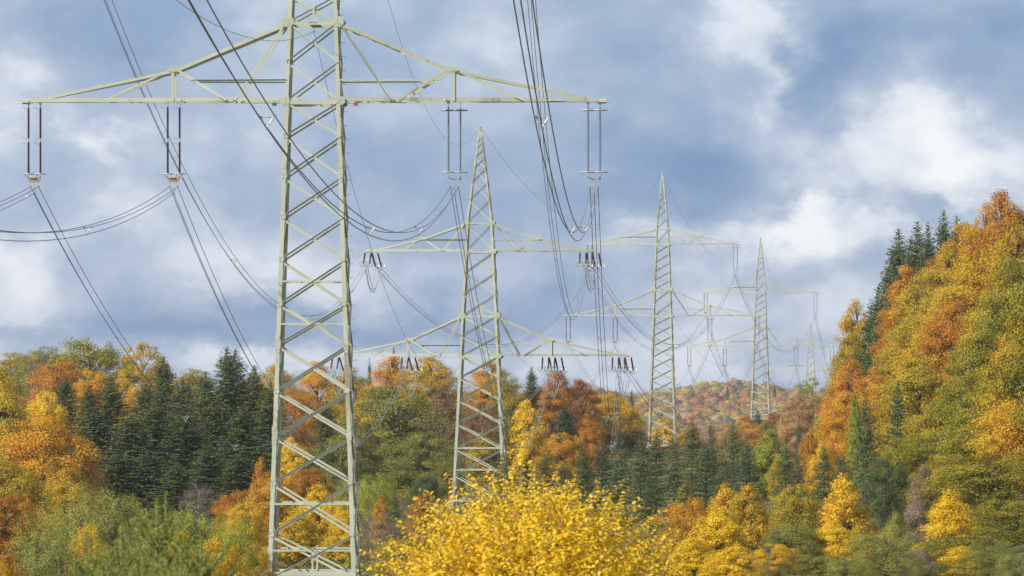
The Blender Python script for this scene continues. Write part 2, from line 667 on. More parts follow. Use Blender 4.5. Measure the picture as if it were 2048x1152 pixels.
    def crossarm(self, z0, pk, half, kx, kz, hz, feet, wide):
        f = self.fat
        arm = empty("crossarm", (0, 0, z0), 0, self.e)
        hb, ht = self.hw(z0), self.hw(z0 + pk)

        def lower(x, sy):   # point of the bottom chord
            return Vector((x, sy * (hb + (.16 - hb) * max(0, abs(x) - hb) / (half - hb)), 0))

        for sx in (-1, 1):
            tip = half - .35
            for sy in (-1, 1):
                y = lower(kx, sy).y * .96
                knee = Vector((sx * kx, y, kz))
                peak = Vector((sx * ht, sy * ht, pk))
                end = Vector((sx * tip, sy * .17, .12))
                bar("bottom_chord", Vector((sx * hb * .5, sy * hb, -.02)), lower(sx * half, sy) + Vector((0, 0, -.02)), .20 * f, (0, 0, 1), arm, (0, -sy, 0))
                bar("top_chord", peak, knee, .17 * f, (0, 0, -1), arm, (0, -sy, 0))
                bar("top_chord", knee, end, .15 * f, (0, 0, -1), arm, (0, -sy, 0))
                if wide:
                    bar("hanger", knee, lower(sx * kx, sy), .16 * f, (sx, 0, 0), arm, (0, -sy, 0))
                yo = Vector((0, -sy * .025, 0))
                bar("arm_brace", knee + yo, lower(sx * feet[0], sy) + yo, .10 * f, (0, 0, 1), arm)
                bar("arm_brace", knee + yo, lower(sx * feet[1], sy) + yo, .12 * f, (0, 0, 1), arm)
                bar("arm_brace", peak + yo, lower(sx * feet[2], sy) + yo, .10 * f, (0, 0, 1), arm)
                hx = feet[1] + (kx - feet[1]) * hz / kz if wide else kx * .985
                bar("arm_tie", Vector((sx * self.hw(z0 + hz), sy * self.hw(z0 + hz), hz)), Vector((sx * hx, y * 1.05, hz)), .085 * f, (0, 0, -1), arm)
                if self.detail >= 1:
                    plate(knee + Vector((0, -.012, .02)), .66 * f, .3 * f, arm)
            # plan bracing between the two chords
            k = 5 if wide else 4
            for i in range(k):
                xa = hb + (half - hb) * i / k
                xb = hb + (half - hb) * (i + 1) / k
                s = 1 if i % 2 else -1
                bar("plan_brace", lower(sx * xa, s) + Vector((0, 0, .012)), lower(sx * xb, -s) + Vector((0, 0, .012)), .09 * f, (0, 0, 1), arm)
                bar("plan_brace", lower(sx * xb, -1) + Vector((0, 0, .03)), lower(sx * xb, 1) + Vector((0, 0, .03)), .09 * f, (0, 0, 1), arm)
            plate((sx * half, 0, 0.02), .42, .24, arm, .34, math.pi / 2, "end_plate")
        if wide and self.detail >= 2:
            for x, m in ((-1.96, M_GREENP), (2.24, M_REDP)):
                mb = MB()
                mb.box((0, 0, 0), (.24, .02, .15))
                mb.box((-.06, .01, .11), (.03, .02, .1))
                mb.box((.06, .01, .11), (.03, .02, .1))
                obj("marker_plate", mb.build("marker_plate", m), arm, (x, -hb - .05, -.2))

    def feet(self):
        for sx in (-1, 1):
            for sy in (-1, 1):
                mb = MB()
                mb.lathe([(.02, .12), (.34, .12), (.40, .06), (.42, -1.2)], 12)
                obj("footing", mb.build("footing", M_CONC), self.e, self.corner(sx, sy, 0))

    def at(self, x, z, y=0.0):
        """world point of local (x, y) at height z above the lower (0) arm"""
        c, s = math.cos(self.rot), math.sin(self.rot)
        return Vector((self.c.x + c * x - s * y, self.c.y + s * x + c * y, self.c.z + z))


_D = [F / s for s in (38.5, 19.67, 13.0, 9.8, 8.13)]
P1_NODES = [-24.7, -22.4, -19.75, -17.35, -15.0, -12.6, -10.5, -8.2, -6.0, -3.9, -1.8, 0]
R1, R2, R3 = math.radians(-1.3), math.radians(-3.1), math.radians(-5.0)
P1 = Pylon("large pale green lattice pylon with its top cut off by the frame", 628, _D[0], 13.8, 24.8, 36.0, -10.9, R1, 1.43, .0345, 1.0, P1_NODES, 2)
P2 = Pylon("thickset angle pylon with slanting strain insulators behind the yellow bush", 960, _D[1], 1.17, 11.8, 24.5, -13.7, R2, 1.98, .0485, 1.2, None, 1, True)
P3 = Pylon("slender lattice pylon with bare legs before the far orange hill", 1325, _D[2], 7.92, 18.9, 30.0, -12.2, R3, 1.43, .0355, 1.08, None, 1)
P4 = Pylon("small lattice pylon standing next to the tan trees on the ridge", 1521, _D[3], 4.29, 15.2, 26.4, -10.7, R3, 1.43, .0355, 1.12, None, 0)
P5 = Pylon("faint far lattice pylon rising behind the wooded ridge", 1621, _D[4], -11.7, -.74, 10.5, -28.5, R3, 1.43, .0355, 1.12, None, 0)
PN = {1: "cropped pylon", 2: "angle pylon", 3: "third pylon", 4: "fourth pylon", 5: "faint fifth pylon"}

# ------------------------------------------------------------------ insulators


def sheds(L, pitch, core, rim):
    prof = [(.02, 0), (core, 0)]
    z = -.06
    while z > -L + .06:
        prof += [(core, z), (rim, z - pitch * .35), (rim, z - pitch * .45), (core, z - pitch * .6)]
        z -= pitch
    prof += [(core, -L), (.02, -L)]
    return prof


_mb = MB(); _mb.lathe(sheds(1.62, .062, .042, .078), 8); ME_BROWN = _mb.build("insulator_rod", M_PORC)
_mb = MB(); _mb.lathe(sheds(3.40, .095, .022, .080), 8); ME_GREY = _mb.build("insulator_rod", M_SILI)
_mb = MB(); _mb.tube([(0, 0, 0), (0, 0, -.28)], .028, 6); _mb.ring((0, 0, -.06), .07, .02, 'Y', 10, 5); ME_HOOK = _mb.build("hook", M_GALV)
_mb = MB(); _mb.ring((0, 0, 0), .37, .034, 'Z', 22, 6); _mb.tube([(-.37, 0, 0), (.37, 0, 0)], .018, 5); ME_RING = _mb.build("grading_ring", M_GALV)
_mb = MB(); _mb.tube([(0, 0, -.05), (-.12, -.02, -.06), (-.26, -.04, .0), (-.33, -.05, .05)], .014, 5); ME_HORN = _mb.build("arcing_horn", M_GALV)
_mb = MB()
_mb.ring((0, 0, 0), .26, .03, 'Z', 18, 6)
_mb.ring((0, 0, -.02), .17, .02, 'Y', 12, 5, math.pi, math.pi)
ME_CUP = _mb.build("arcing_ring", M_GALV)
_mb = MB()
_mb.ring((0, 0, .14), .075, .018, 'Y', 12, 5)
_mb.box((0, 0, 0), (.07, .30, .07)); _mb.box((0, -.2, -.012), (.05, .14, .05)); _mb.box((0, .2, -.012), (.05, .14, .05))
ME_CLAMP = _mb.build("suspension_clamp", M_GALV)
_mb = MB(); _mb.tube([(0, 0, 0), (0, 0, -.36)], .016, 5); ME_LINK = _mb.build("long_link", M_GALV)
_mb = MB()
_o = [(-.36, 0), (-.22, -.17), (.22, -.17), (.36, 0), (.22, .03), (.12, .07), (-.12, .07), (-.22, .03)]
_mb.add([(x, -.02, z) for x, z in _o] + [(x, .02, z) for x, z in _o],
        [tuple(range(8)), tuple(range(15, 7, -1))] + [(i, i + 8, (i + 1) % 8 + 8, (i + 1) % 8) for i in range(8)])
ME_YOKE_R = _mb.build("yoke_plate", M_RUSTY)
_mb = MB(); _mb.box((0, 0, -.02), (.72, .04, .09)); _mb.box((-.3, 0, .04), (.06, .05, .1)); _mb.box((.3, 0, .04), (.06, .05, .1)); ME_YOKE_G = _mb.build("yoke_plate", M_GALV)
_mb = MB(); _mb.tube([(0, 0, 0), (0, 0, -.17)], .04, 6); ME_JOINT = _mb.build("rod_joint", M_GALV)


def suspension(pyl, x, zarm, brown, label, detail=True):
    e = empty("insulator_set", pyl.at(x, zarm - .05), pyl.rot)
    tag(e, label, "insulator", "hanging insulator sets")
    for s in (-.31, .31):
        st = empty("insulator_string", (s, 0, 0), 0, e)
        obj("hook", ME_HOOK, st, (0, 0, .05))
        if brown:
            obj("insulator_rod", ME_BROWN, st, (0, 0, -.22))
            obj("rod_joint", ME_JOINT, st, (0, 0, -1.84))
            obj("insulator_rod", ME_BROWN, st, (0, 0, -2.01))
            if detail:
                for z in (-.25, -1.82, -2.08):
                    obj("arcing_horn", ME_HORN, st, (0, 0, z))
            obj("arcing_ring", ME_CUP, st, (0, 0, -3.68))
        else:
            obj("grading_ring", ME_RING, st, (0, 0, -.40))
            obj("insulator_rod", ME_GREY, st, (0, 0, -.22))
            obj("grading_ring", ME_RING, st, (0, 0, -3.62))
        obj("hook", ME_HOOK, st, (0, 0, -3.6))
    obj("yoke_plate", ME_YOKE_R if brown else ME_YOKE_G, e, (0, 0, -3.94))
    for s in (-.21, .21):
        obj("suspension_clamp", ME_CLAMP, e, (s, 0, -4.32))
    obj("long_link", ME_LINK, e, (0, 0, -4.1))
    obj("suspension_clamp", ME_CLAMP, e, (0, 0, -4.65))
    return pyl.at(x, zarm - 4.40)      # middle of the upper wire pair


ARMX = {'lower outer': 14.55, 'lower inner': 7.3, 'upper': 11.2}
SIDE = {-1: "brown insulator side", 1: "grey insulator side"}


def arm_z(p, where):
    return p.zl if where.startswith('lower') else p.zu


HANG = {}
for n, p in ((1, P1), (3, P3), (4, P4), (5, P5)):
    for where, x in ARMX.items():
        for sx in (-1, 1):
            seen = True
            if n == 1 and where == 'upper':
                seen = False
            if n == 5 and not (where == 'upper'):
                seen = False
            z = arm_z(p, where)
            if seen:
                kind = "brown porcelain" if sx < 0 else "grey ringed composite"
                place = {'lower outer': "outer end of lower arm", 'lower inner': "inner lower arm position", 'upper': "upper arm end"}[where]
                HANG[n, where, sx] = suspension(p, sx * x, z, sx < 0, f"{kind} double insulator hanging at {place} of {PN[n]}", n < 4)
            else:
                HANG[n, where, sx] = p.at(sx * x, z - 4.45)

# start of the span over the camera, on a pylon behind it
_p0 = {}
for where, x in ARMX.items():
    for sx in (-1, 1):
        h = HANG[1, where, sx]
        _p0[where, sx] = h + Vector((-7.0, -310.0, 16.8))

# ------------------------------------------------------------------ wires
OFFS = [(-.21, 0), (.21, 0), (0, -.33)]
_mb = MB()
_a, _b, _c = Vector((-.21, 0, 0)), Vector((.21, 0, 0)), Vector((0, 0, -.33))
_in = Vector((0, 0, -.11))
_pp = [q + (_in - q) * .18 for q in (_a, _b, _c)]
for i in range(3):
    _mb.tube([_pp[i], _pp[(i + 1) % 3]], .020, 5)
for q, r in zip((_a, _b, _c), _pp):
    _mb.tube([q, r], .024, 5)
    _mb.box(q, (.075, .11, .075))
ME_SPACER = _mb.build("bundle_spacer", M_GALV)


def sagged(A, B, sag, n=56):
    return [A.lerp(B, i / n) + Vector((0, 0, -4 * sag * (i / n) * (1 - i / n))) for i in range(n + 1)]


def bundle(label, A, B, sag, spac, rad=.0185, group="conductor bundles", offs=OFFS, name="conductor_bundle", mat=None):
    e = empty(name, A)
    tag(e, label, "power line" if len(offs) > 1 else "earth wire", group)
    h = Vector((B.x - A.x, B.y - A.y, 0)).normalized()
    side = Vector((h.y, -h.x, 0))
    pts = sagged(A, B, sag)
    for ox, oz in offs:
        mb = MB()
        mb.tube([q - A + side * ox + Vector((0, 0, oz)) for q in pts], rad, 5)
        obj("wire", mb.build("wire", mat or M_WIRE, True), e)
    ang = math.atan2(h.y, h.x) - math.pi / 2
    for t in spac:
        q = A.lerp(B, t) + Vector((0, 0, -4 * sag * t * (1 - t)))
        o = obj("bundle_spacer", ME_SPACER, e, q - A)
        o.rotation_euler = (0, 0, ang)
    return e


def label_wire(where, sx, a, b):
    return f"three-wire bundle from {a} to {b}, {where} arm on {SIDE[sx]}"


# --- strain insulators at the angle pylon
_mb = MB(); _mb.lathe(sheds(1.75, .075, .046, .088), 8); ME_STRAIN = _mb.build("insulator_rod", M_PORC)
_mb = MB(); _mb.ring((0, 0, 0), .36, .03, 'Z', 20, 5); _mb.tube([(-.3, 0, 0), (.3, 0, 0)], .015, 5); ME_SRING = _mb.build("arcing_ring", M_GALV)


def strain(A, B, n, label, slope):
    """n strings from arm point A towards B; returns where the conductors begin"""
    h = Vector((B.x - A.x, B.y - A.y, 0)).normalized()
    dv = (h + Vector((0, 0, slope))).normalized()
    e = empty("strain_insulator", A)
    tag(e, label, "insulator", "strain insulator sets")
    q = dv.to_track_quat('-Z', 'X')
    side = Vector((h.y, -h.x, 0))
    for i in range(n):
        s = side * ((i - (n - 1) / 2) * .62)
        st = empty("insulator_string", s, 0, e)
        st.rotation_mode = 'QUATERNION'
        st.rotation_quaternion = q
        obj("hook", ME_HOOK, st, (0, 0, 0))
        obj("insulator_rod", ME_STRAIN, st, (0, 0, -.26))
        obj("rod_joint", ME_JOINT, st, (0, 0, -2.0))
        obj("insulator_rod", ME_STRAIN, st, (0, 0, -2.15))
        obj("arcing_ring", ME_SRING, st, (0, 0, -3.85))
        obj("hook", ME_HOOK, st, (0, 0, -3.88))
    mb = MB()
    mb.box((0, 0, 0), (.62 * (n - 1) + .24, .07, .10))
    o = obj("yoke_plate", mb.build("yoke_plate", M_GALV), e, dv * 4.2)
    o.rotation_euler = (0, 0, math.atan2(side.y, side.x))
    return A + dv * 4.3


ENDS = {}
for where, x in (('lower outer', 14.4), ('lower inner', 7.3), ('upper', 11.1)):
    for sx in (-1, 1):
        A = P2.at(sx * x, arm_z(P2, where) - .12)
        pl = {'lower outer': "outer end of lower arm", 'lower inner': "inner lower arm position", 'upper': "upper arm end"}[where]
        n = 2 if sx < 0 else 3
        side = "twin string" if sx < 0 else "triple string"
        ENDS['f', where, sx] = strain(A + Vector((-.3, -.15, 0)), HANG[1, where, sx], n, f"{side} strain insulator at {pl} of angle pylon, facing cropped pylon", -.32)
        ENDS['b', where, sx] = strain(A + Vector((.35, .15, 0)), HANG[3, where, sx], n, f"{side} strain insulator at {pl} of angle pylon, facing third pylon", -.36)

# --- spans
SP0 = (.155, .305, .495, .67, .84)
SP1 = (.17, .344, .509, .67, .83)
SP2 = (.16, .33, .5, .68, .85)
for where in ARMX:
    for sx in (-1, 1):
        if where != 'upper':
            bundle(f"three-wire bundle from {where} arm of cropped pylon on {SIDE[sx]} over the viewer", HANG[1, where, sx], _p0[where, sx], 11.1, SP0)
        bundle(label_wire(where, sx, PN[1], PN[2]), HANG[1, where, sx], ENDS['f', where, sx], 10.5, SP1)
        bundle(label_wire(where, sx, PN[2], PN[3]), ENDS['b', where, sx], HANG[3, where, sx], 9.4, SP2)
        bundle(label_wire(where, sx, PN[3], PN[4]), HANG[3, where, sx], HANG[4, where, sx], 9.6, SP2)
        bundle(label_wire(where, sx, PN[4], PN[5]), HANG[4, where, sx], HANG[5, where, sx], 8.0, SP2)
        # jumper loop under the arm of the angle pylon
        A, B = ENDS['f', where, sx], ENDS['b', where, sx]
        e = empty("jumper_loop", A)
        pl = {'lower outer': "outer end of lower arm", 'lower inner': "inner lower arm position", 'upper': "upper arm end"}[where]
        tag(e, f"slack jumper wires under {pl} of angle pylon, {SIDE[sx]}", "power line", "jumper loops")
        sd = P2.at(1, 0) - P2.at(0, 0)
        for ox, oz in OFFS:
            mb = MB()
            mb.tube([q - A + sd * ox * (.6 + .8 * k / 22) + Vector((0, 0, oz)) for k, q in enumerate(sagged(A, B, 2.3, 22))], .030, 5)
            obj("wire", mb.build("wire", M_GALV, True), e)  # paler than the span wires: their sunlit look is put into the colour
        for t in (.36, .6):
            q = A.lerp(B, t) + Vector((0, 0, -4 * 2.5 * t * (1 - t)))
            obj("bundle_spacer", ME_SPACER, e, q - A)

ONE = [(0, 0)]
TOPS = {n: p.at(0, p.zt + .02) for n, p in ((1, P1), (2, P2), (3, P3), (4, P4), (5, P5))}
WST = {n: p.at(0, p.zl + p.lo_peak - .45) for n, p in ((1, P1), (2, P2), (3, P3), (4, P4), (5, P5))}
for n, p in ((1, P1), (2, P2), (3, P3), (4, P4), (5, P5)):
    mb = MB()
    w = p.zl + p.lo_peak
    mb.tube([(0, 0, w - .02), (0, 0, w - .42)], .03, 5)
    mb.box((0, 0, w - .45), (.06, .4, .08))
    mb.box((0, 0, w - .05), (.5, 2 * p.hw(w), .07))
    obj("earth_wire_hanger", mb.build("earth_wire_hanger", M_STEEL), p.e)
for a, b, s, s2 in ((1, 2, 10.0, 11.0), (2, 3, 9.0, 9.3), (3, 4, 8.8, 9.3), (4, 5, 7.5, 8.0)):
    bundle(f"thin earth wire from tip of {PN[a]} to tip of {PN[b]}", TOPS[a], TOPS[b], s, (), .0125, "earth wires", ONE, "earth_wire", M_EARTH)
    bundle(f"thin wire from waist of {PN[a]} to waist of {PN[b]}", WST[a], WST[b], s2, (), .0125, "earth wires", ONE, "earth_wire", M_EARTH)
bundle("thin wire from waist of cropped pylon slanting up over the viewer", WST[1], WST[1] + Vector((-7, -310, 16.8)), 10.7, (), .0125, "earth wires", ONE, "earth_wire", M_EARTH)

# ------------------------------------------------------------------ foliage meshes
def unit(v):
    return v / np.maximum(1e-9, np.linalg.norm(v, axis=-1, keepdims=True))


def leaf_mesh(name, pos, nrm, length, width, rng, mat, along=None, fold=0.0, tint=None):
    """kite shaped leaves, all in one crown mesh"""
    n = len(pos)
    nrm = unit(nrm)
    if along is None:
        along = rng.normal(size=(n, 3))
    t = unit(along - nrm * np.sum(along * nrm, axis=1, keepdims=True))
    b = np.cross(nrm, t)
    L = np.broadcast_to(np.asarray(length, float), (n,))[:, None]
    Wd = np.broadcast_to(np.asarray(width, float), (n,))[:, None]
    v0 = pos - t * L * .5
    v2 = pos + t * L * .5 - nrm * L * fold
    v1 = pos - t * L * .05 + b * Wd * .5 + nrm * Wd * fold
    v3 = pos - t * L * .05 - b * Wd * .5 + nrm * Wd * fold
    V = np.stack([v0, v1, v2, v3], axis=1).reshape(-1, 3)
    me = bpy.data.meshes.new(name)
    me.vertices.add(4 * n)
    me.vertices.foreach_set("co", V.astype(np.float32).ravel())
    me.loops.add(4 * n)
    me.loops.foreach_set("vertex_index", np.arange(4 * n, dtype=np.int32))
    me.polygons.add(n)
    me.polygons.foreach_set("loop_start", np.arange(0, 4 * n, 4, dtype=np.int32))
    a = me.attributes.new("leaf_value", 'FLOAT', 'FACE')
    a.data.foreach_set("value", rng.random(n).astype(np.float32))
    if tint is not None:
        a = me.attributes.new("leaf_tint", 'FLOAT_COLOR', 'FACE')
        a.data.foreach_set("color", np.concatenate([tint, np.ones((n, 1))], axis=1).astype(np.float32).ravel())
    me.materials.append(mat)
    me.update()
    me.validate()
    return me


def sphere_dirs(rng, n):
    return unit(rng.normal(size=(n, 3)))


def broadleaf(seed, H=18.0, Wd=11.0, base=.12, shape='dome', clumps=120, leaves=17000, flat=.5, size=.30, clump_r=.115, core=.30, ragged=.25, aspect=.55, bark=None, twigs=0):
    rng = np.random.default_rng(seed)
    cb = H * base
    ch = H - cb
    ph = rng.random(6) * 6.28
    cen, rad = [], []
    tries = 0
    while len(cen) < clumps and tries < 20000:
        tries += 1
        h = rng.random() ** (.8 if shape == 'dome' else 1)
        if shape == 'dome':
            r = (1 - max(0.0, (h - .32) / .68) ** 2.0) ** .66 * min(1, .62 + h * 1.1)
        elif shape == 'point':
            r = (1 - h) ** .70 * min(1, h * 3.2 + .42) * 1.12
        elif shape == 'egg':
            r = (1 - h ** 1.9) ** .8 * min(1, h * 2.4 + .55)
        elif shape == 'round':
            r = math.sqrt(max(0, 1 - (2 * h - 1) ** 2)) ** .8
        else:                                    # 'vase': upright shoots
            r = .30 + .70 * math.sin(math.pi * min(1, h * .62 + .18))
        if rng.random() > r * 1.05:
            continue
        th = rng.random() * 2 * math.pi
        lump = 1 + .16 * math.sin(2 * th + ph[0] + 3 * h) + .13 * math.sin(3 * th + ph[1] - 5 * h) + .08 * math.sin(5 * th + ph[2] + 9 * h)
        rho = core + (1 - core) * rng.random() ** .55
        R = Wd / 2 * (1 - clump_r * 1.5) * r * lump * rho
        z = cb + ch * (.03 + h * .94) - clump_r * Wd * .25 * (h > .8)
        cen.append((R * math.cos(th), R * math.sin(th), z))
        rad.append(Wd * clump_r * (.65 + .7 * rng.random()) * (.8 if h > .85 else 1))
    cen, rad = np.array(cen), np.array(rad)
    k = len(cen)
    m = np.maximum(8, (leaves * rad ** 2 / np.sum(rad ** 2)).astype(int))
    idx = np.repeat(np.arange(k), m)
    n = len(idx)
    dirs = sphere_dirs(rng, n)
    rr = rng.random(n) ** .42
    out = unit(cen[idx] * [1, 1, 0] + 1e-6)
    loc = dirs * (rr * rad[idx])[:, None] * np.array([1, 1, flat])
    # sprays droop a little outward and their ends run out in points
    along_out = np.sum(loc * out, axis=1)
    stretch = np.where(along_out > 0, 1 + ragged * 2.2 * rng.random(n) * (rng.random(k) < .6)[idx], 1.0)
    loc += out * (along_out * (stretch - 1))[:, None]
    loc[:, 2] -= .16 * np.maximum(along_out, 0)
    pos = cen[idx] + loc
    nrm = .85 * dirs + .5 * out + np.array([0, 0, .55]) + .48 * rng.normal(size=(n, 3))
    along = out + .9 * rng.normal(size=(n, 3))
    sz = size * (.6 + .8 * rng.random(n))
    crown = leaf_mesh("crown", pos, nrm, sz, sz * aspect, rng, M_LEAF, along, .12)
    mb = MB()
    tr = .017 * H
    bend = rng.normal(size=2) * .02 * H
    tp = lambda z: Vector((bend[0] * (z / H) ** 2, bend[1] * (z / H) ** 2, z))
    mb.tube([tp(-.8), tp(0), tp(H * .3), tp(H * .6), tp(H * .88)], [tr * 1.35, tr * 1.15, tr * .8, tr * .5, tr * .1], 7)
    for i in range(k):
        if i % 2 and not twigs:
            continue
        c = Vector(cen[i])
        z0 = max(.1 * H, c.z - math.hypot(c.x, c.y) * .75 - .04 * H)
        a = tp(min(z0, .85 * H))
        mid = a.lerp(c, .5) + Vector((0, 0, .03 * H))
        mb.tube([a, mid, c], [tr * .30, tr * .17, tr * .05], 4, False)
        for q in range(twigs):
            e = c + Vector(sphere_dirs(rng, 1)[0]) * rad[i] * 1.5
            e.z += rad[i] * .6
            mb.tube([mid.lerp(c, .3 + .6 * rng.random()), e], [tr * .07, tr * .03], 3, False)
    return crown, mb.build("trunk", bark or M_BARK, True)


def spruce(seed, H=18.0, Wd=6.4, whorl=.36, arms=9, droop=.38, power=.66, dens=8.5, size=.29):
    rng = np.random.default_rng(seed)
    P, N, A = [], [], []
    z = H * .05
    mb = MB()
    tr = .011 * H
    mb.tube([(0, 0, -.8), (0, 0, H * .5), (0, 0, H)], [tr * 1.2, tr * .7, .012], 6)
    while z < H - .12:
        f = 1 - z / H
        n = int(arms + rng.integers(-1, 2)) if f > .08 else 4
        a0 = rng.random() * 6.28
        for k in range(n):
            L = Wd / 2 * (f ** power) * (.55 + .62 * rng.random()) + .10
            th = a0 + k * 6.283 / n + rng.normal() * .2
            dx = np.array([math.cos(th), math.sin(th), 0.0])
            sd = np.array([-dx[1], dx[0], 0.0])
            up0 = .55 * (1 - f) - .15 * f
            dr = droop * f * (.7 + .6 * rng.random())
            m = max(3, int(L * dens * 2.6))
            t = (rng.random(m) * .92 + .08)
            c = dx * (t * L)[:, None] + np.array([0, 0, 1.0]) * ((up0 * t - dr * t ** 2 * 1.5 + .35 * dr * t ** 4) * L)[:, None]
            wsp = (.32 * L * (1 - t) + .10 * min(1.0, L)) * rng.uniform(-1, 1, m)
            p = c + sd * wsp[:, None]
            p[:, 2] += z - np.abs(wsp) * .25 - rng.random(m) * .12 * min(1.0, L)
            P.append(p)
            hang = np.array([0, 0, -1.0])
            A.append(dx * .8 + sd * np.sign(wsp)[:, None] * .7 + hang * (.15 + .55 * rng.random(m))[:, None] * (1 if f > .15 else -.7) + rng.normal(size=(m, 3)) * .25)
            N.append(dx * .35 + np.array([0, 0, .8]) + rng.normal(size=(m, 3)) * .55)
            if k % 2 == 0 and L > .6:
                e = Vector(dx * L * .8)
                mb.tube([(0, 0, z), e * .5 + Vector((0, 0, z + (up0 * .5 - dr * .35) * L)), e + Vector((0, 0, z + (up0 * .8 - dr * .8) * L))], [tr * .22, tr * .14, tr * .05], 3, False)
        z += whorl * (.55 + .75 * f) * (.5 + 1.0 * rng.random())
    # leader
    m = 40
    tz = rng.random(m)
    P.append(np.stack([rng.normal(size=m) * .03, rng.normal(size=m) * .03, H - tz * .9], 1))
    A.append(np.stack([rng.normal(size=m), rng.normal(size=m), np.full(m, 1.6)], 1))
    N.append(rng.normal(size=(m, 3)))
    P, N, A = np.concatenate(P), np.concatenate(N), np.concatenate(A)
    sz = size * (.6 + .8 * rng.random(len(P)))
    fr = np.clip(P[:, 2] / H, 0, 1)
    sz *= 1 - .45 * fr ** 4
    crown = leaf_mesh("crown", P, N, sz, sz * .36, rng, M_NEEDLE, A, .15)
    return crown, mb.build("trunk", M_BARK, True)


LIB = {
    'beech': [broadleaf(s, 18, 11, .04, 'dome', 210, 44000, .68, .185, .102, .22, .32) for s in (11, 12, 13, 14)],
    'tallbeech': [broadleaf(s, 24, 12, .28, 'dome', 210, 44000, .68, .195, .098, .22, .32) for s in (16, 17, 18, 19)],
    'round': [broadleaf(s, 14, 11, .06, 'round', 180, 28000, .75, .21, .10, .2, .22) for s in (21, 22, 23)],
    'maple': [broadleaf(s, 14, 10, .03, 'egg', 210, 22000, .85, .22, .092, .2, .25, .75) for s in (31, 32, 33)],
    'airy': [broadleaf(s, 16, 10, .2, 'round', 60, 8500, .6, .24, .10, .45, .6) for s in (41, 42)],
    'willow': [broadleaf(s, 8, 6, .02, 'vase', 190, 24000, 1.3, .12, .085, .15, .2, .38) for s in (51, 52)],
    'shrub': [broadleaf(s, 6, 6, .0, 'dome', 110, 13000, .8, .14, .12, .2, .2) for s in (61, 62)],
    'bare': [broadleaf(s, 10, 8, .15, 'round', 80, 1500, .6, .20, .12, .3, .3, .5, M_PALEBARK, 14) for s in (71, 72)],
    'spruce': [spruce(s) for s in (81, 82, 83, 84)],
    'youngspruce': [spruce(s, 9, 4.6, .30, 9, .12, .72, 12, .17) for s in (91, 92, 93)],
}
LIB['beechround'] = LIB['round']
DIM = {'beech': (18, 11), 'beechround': (14, 11), 'tallbeech': (24, 12), 'round': (14, 11), 'maple': (14, 10), 'airy': (16, 10), 'willow': (8, 6), 'shrub': (6, 6), 'bare': (10, 8),
       'spruce': (18, 6.4), 'youngspruce': (9, 4.6)}
NAME = {'beech': 'beech_tree', 'beechround': 'beech_tree', 'tallbeech': 'beech_tree', 'round': 'broadleaf_tree', 'maple': 'maple_tree', 'airy': 'broadleaf_tree', 'willow': 'willow_shrub', 'shrub': 'shrub',
        'bare': 'bare_tree', 'spruce': 'spruce_tree', 'youngspruce': 'spruce_tree'}
CAT = {'willow': 'shrub', 'shrub': 'shrub'}
_tr = random.Random(5)
_count = {}


def tree(kind, px, ytop, w, d, tone, label, group):
    """a tree whose top is seen at (px, ytop), w pixels wide, d metres away, standing on the ground there"""
    top = pix(px, ytop, d)
    g = ground(top.x, d) - .1
    h = max(1.5, top.z - g)
    wid = w * d / F
    if kind == 'beech' and h / wid > 2.0:
        kind = 'tallbeech'
    elif kind == 'beech' and h / wid < 1.2:
        kind = 'beechround'
    H, Wd = DIM[kind]
    _count[kind] = _count.get(kind, 0) + 1
    crown, trunk = LIB[kind][_count[kind] % len(LIB[kind])]
    e = empty(NAME[kind], (top.x, d, g), _tr.random() * 6.283)
    sw = wid / Wd * 1.04
    tilt = .018 if 'spruce' in kind else .05
    e.rotation_euler = (_tr.gauss(0, tilt), _tr.gauss(0, tilt), _tr.random() * 6.283)
    e.scale = (sw, sw, h / H * (1.0 if 'spruce' in kind else 1.01))
    tag(e, label, CAT.get(kind, 'tree'), group)
    c = obj("crown", crown, e)
    ta, tb = TONES[tone]
    j = [_tr.uniform(.82, 1.12) for _ in range(2)]
    c["tone_a"] = [ta[0] * j[0], ta[1] * j[0], ta[2] * j[0]]
    c["tone_b"] = [tb[0] * j[1], tb[1] * j[1], tb[2] * j[1]]
    obj("trunk", trunk, e)
    return e


def plant(rows, group):
    for kind, px, yt, w, d, tone, label in rows:
        tree(kind, px, yt, w, d, tone, label, group)


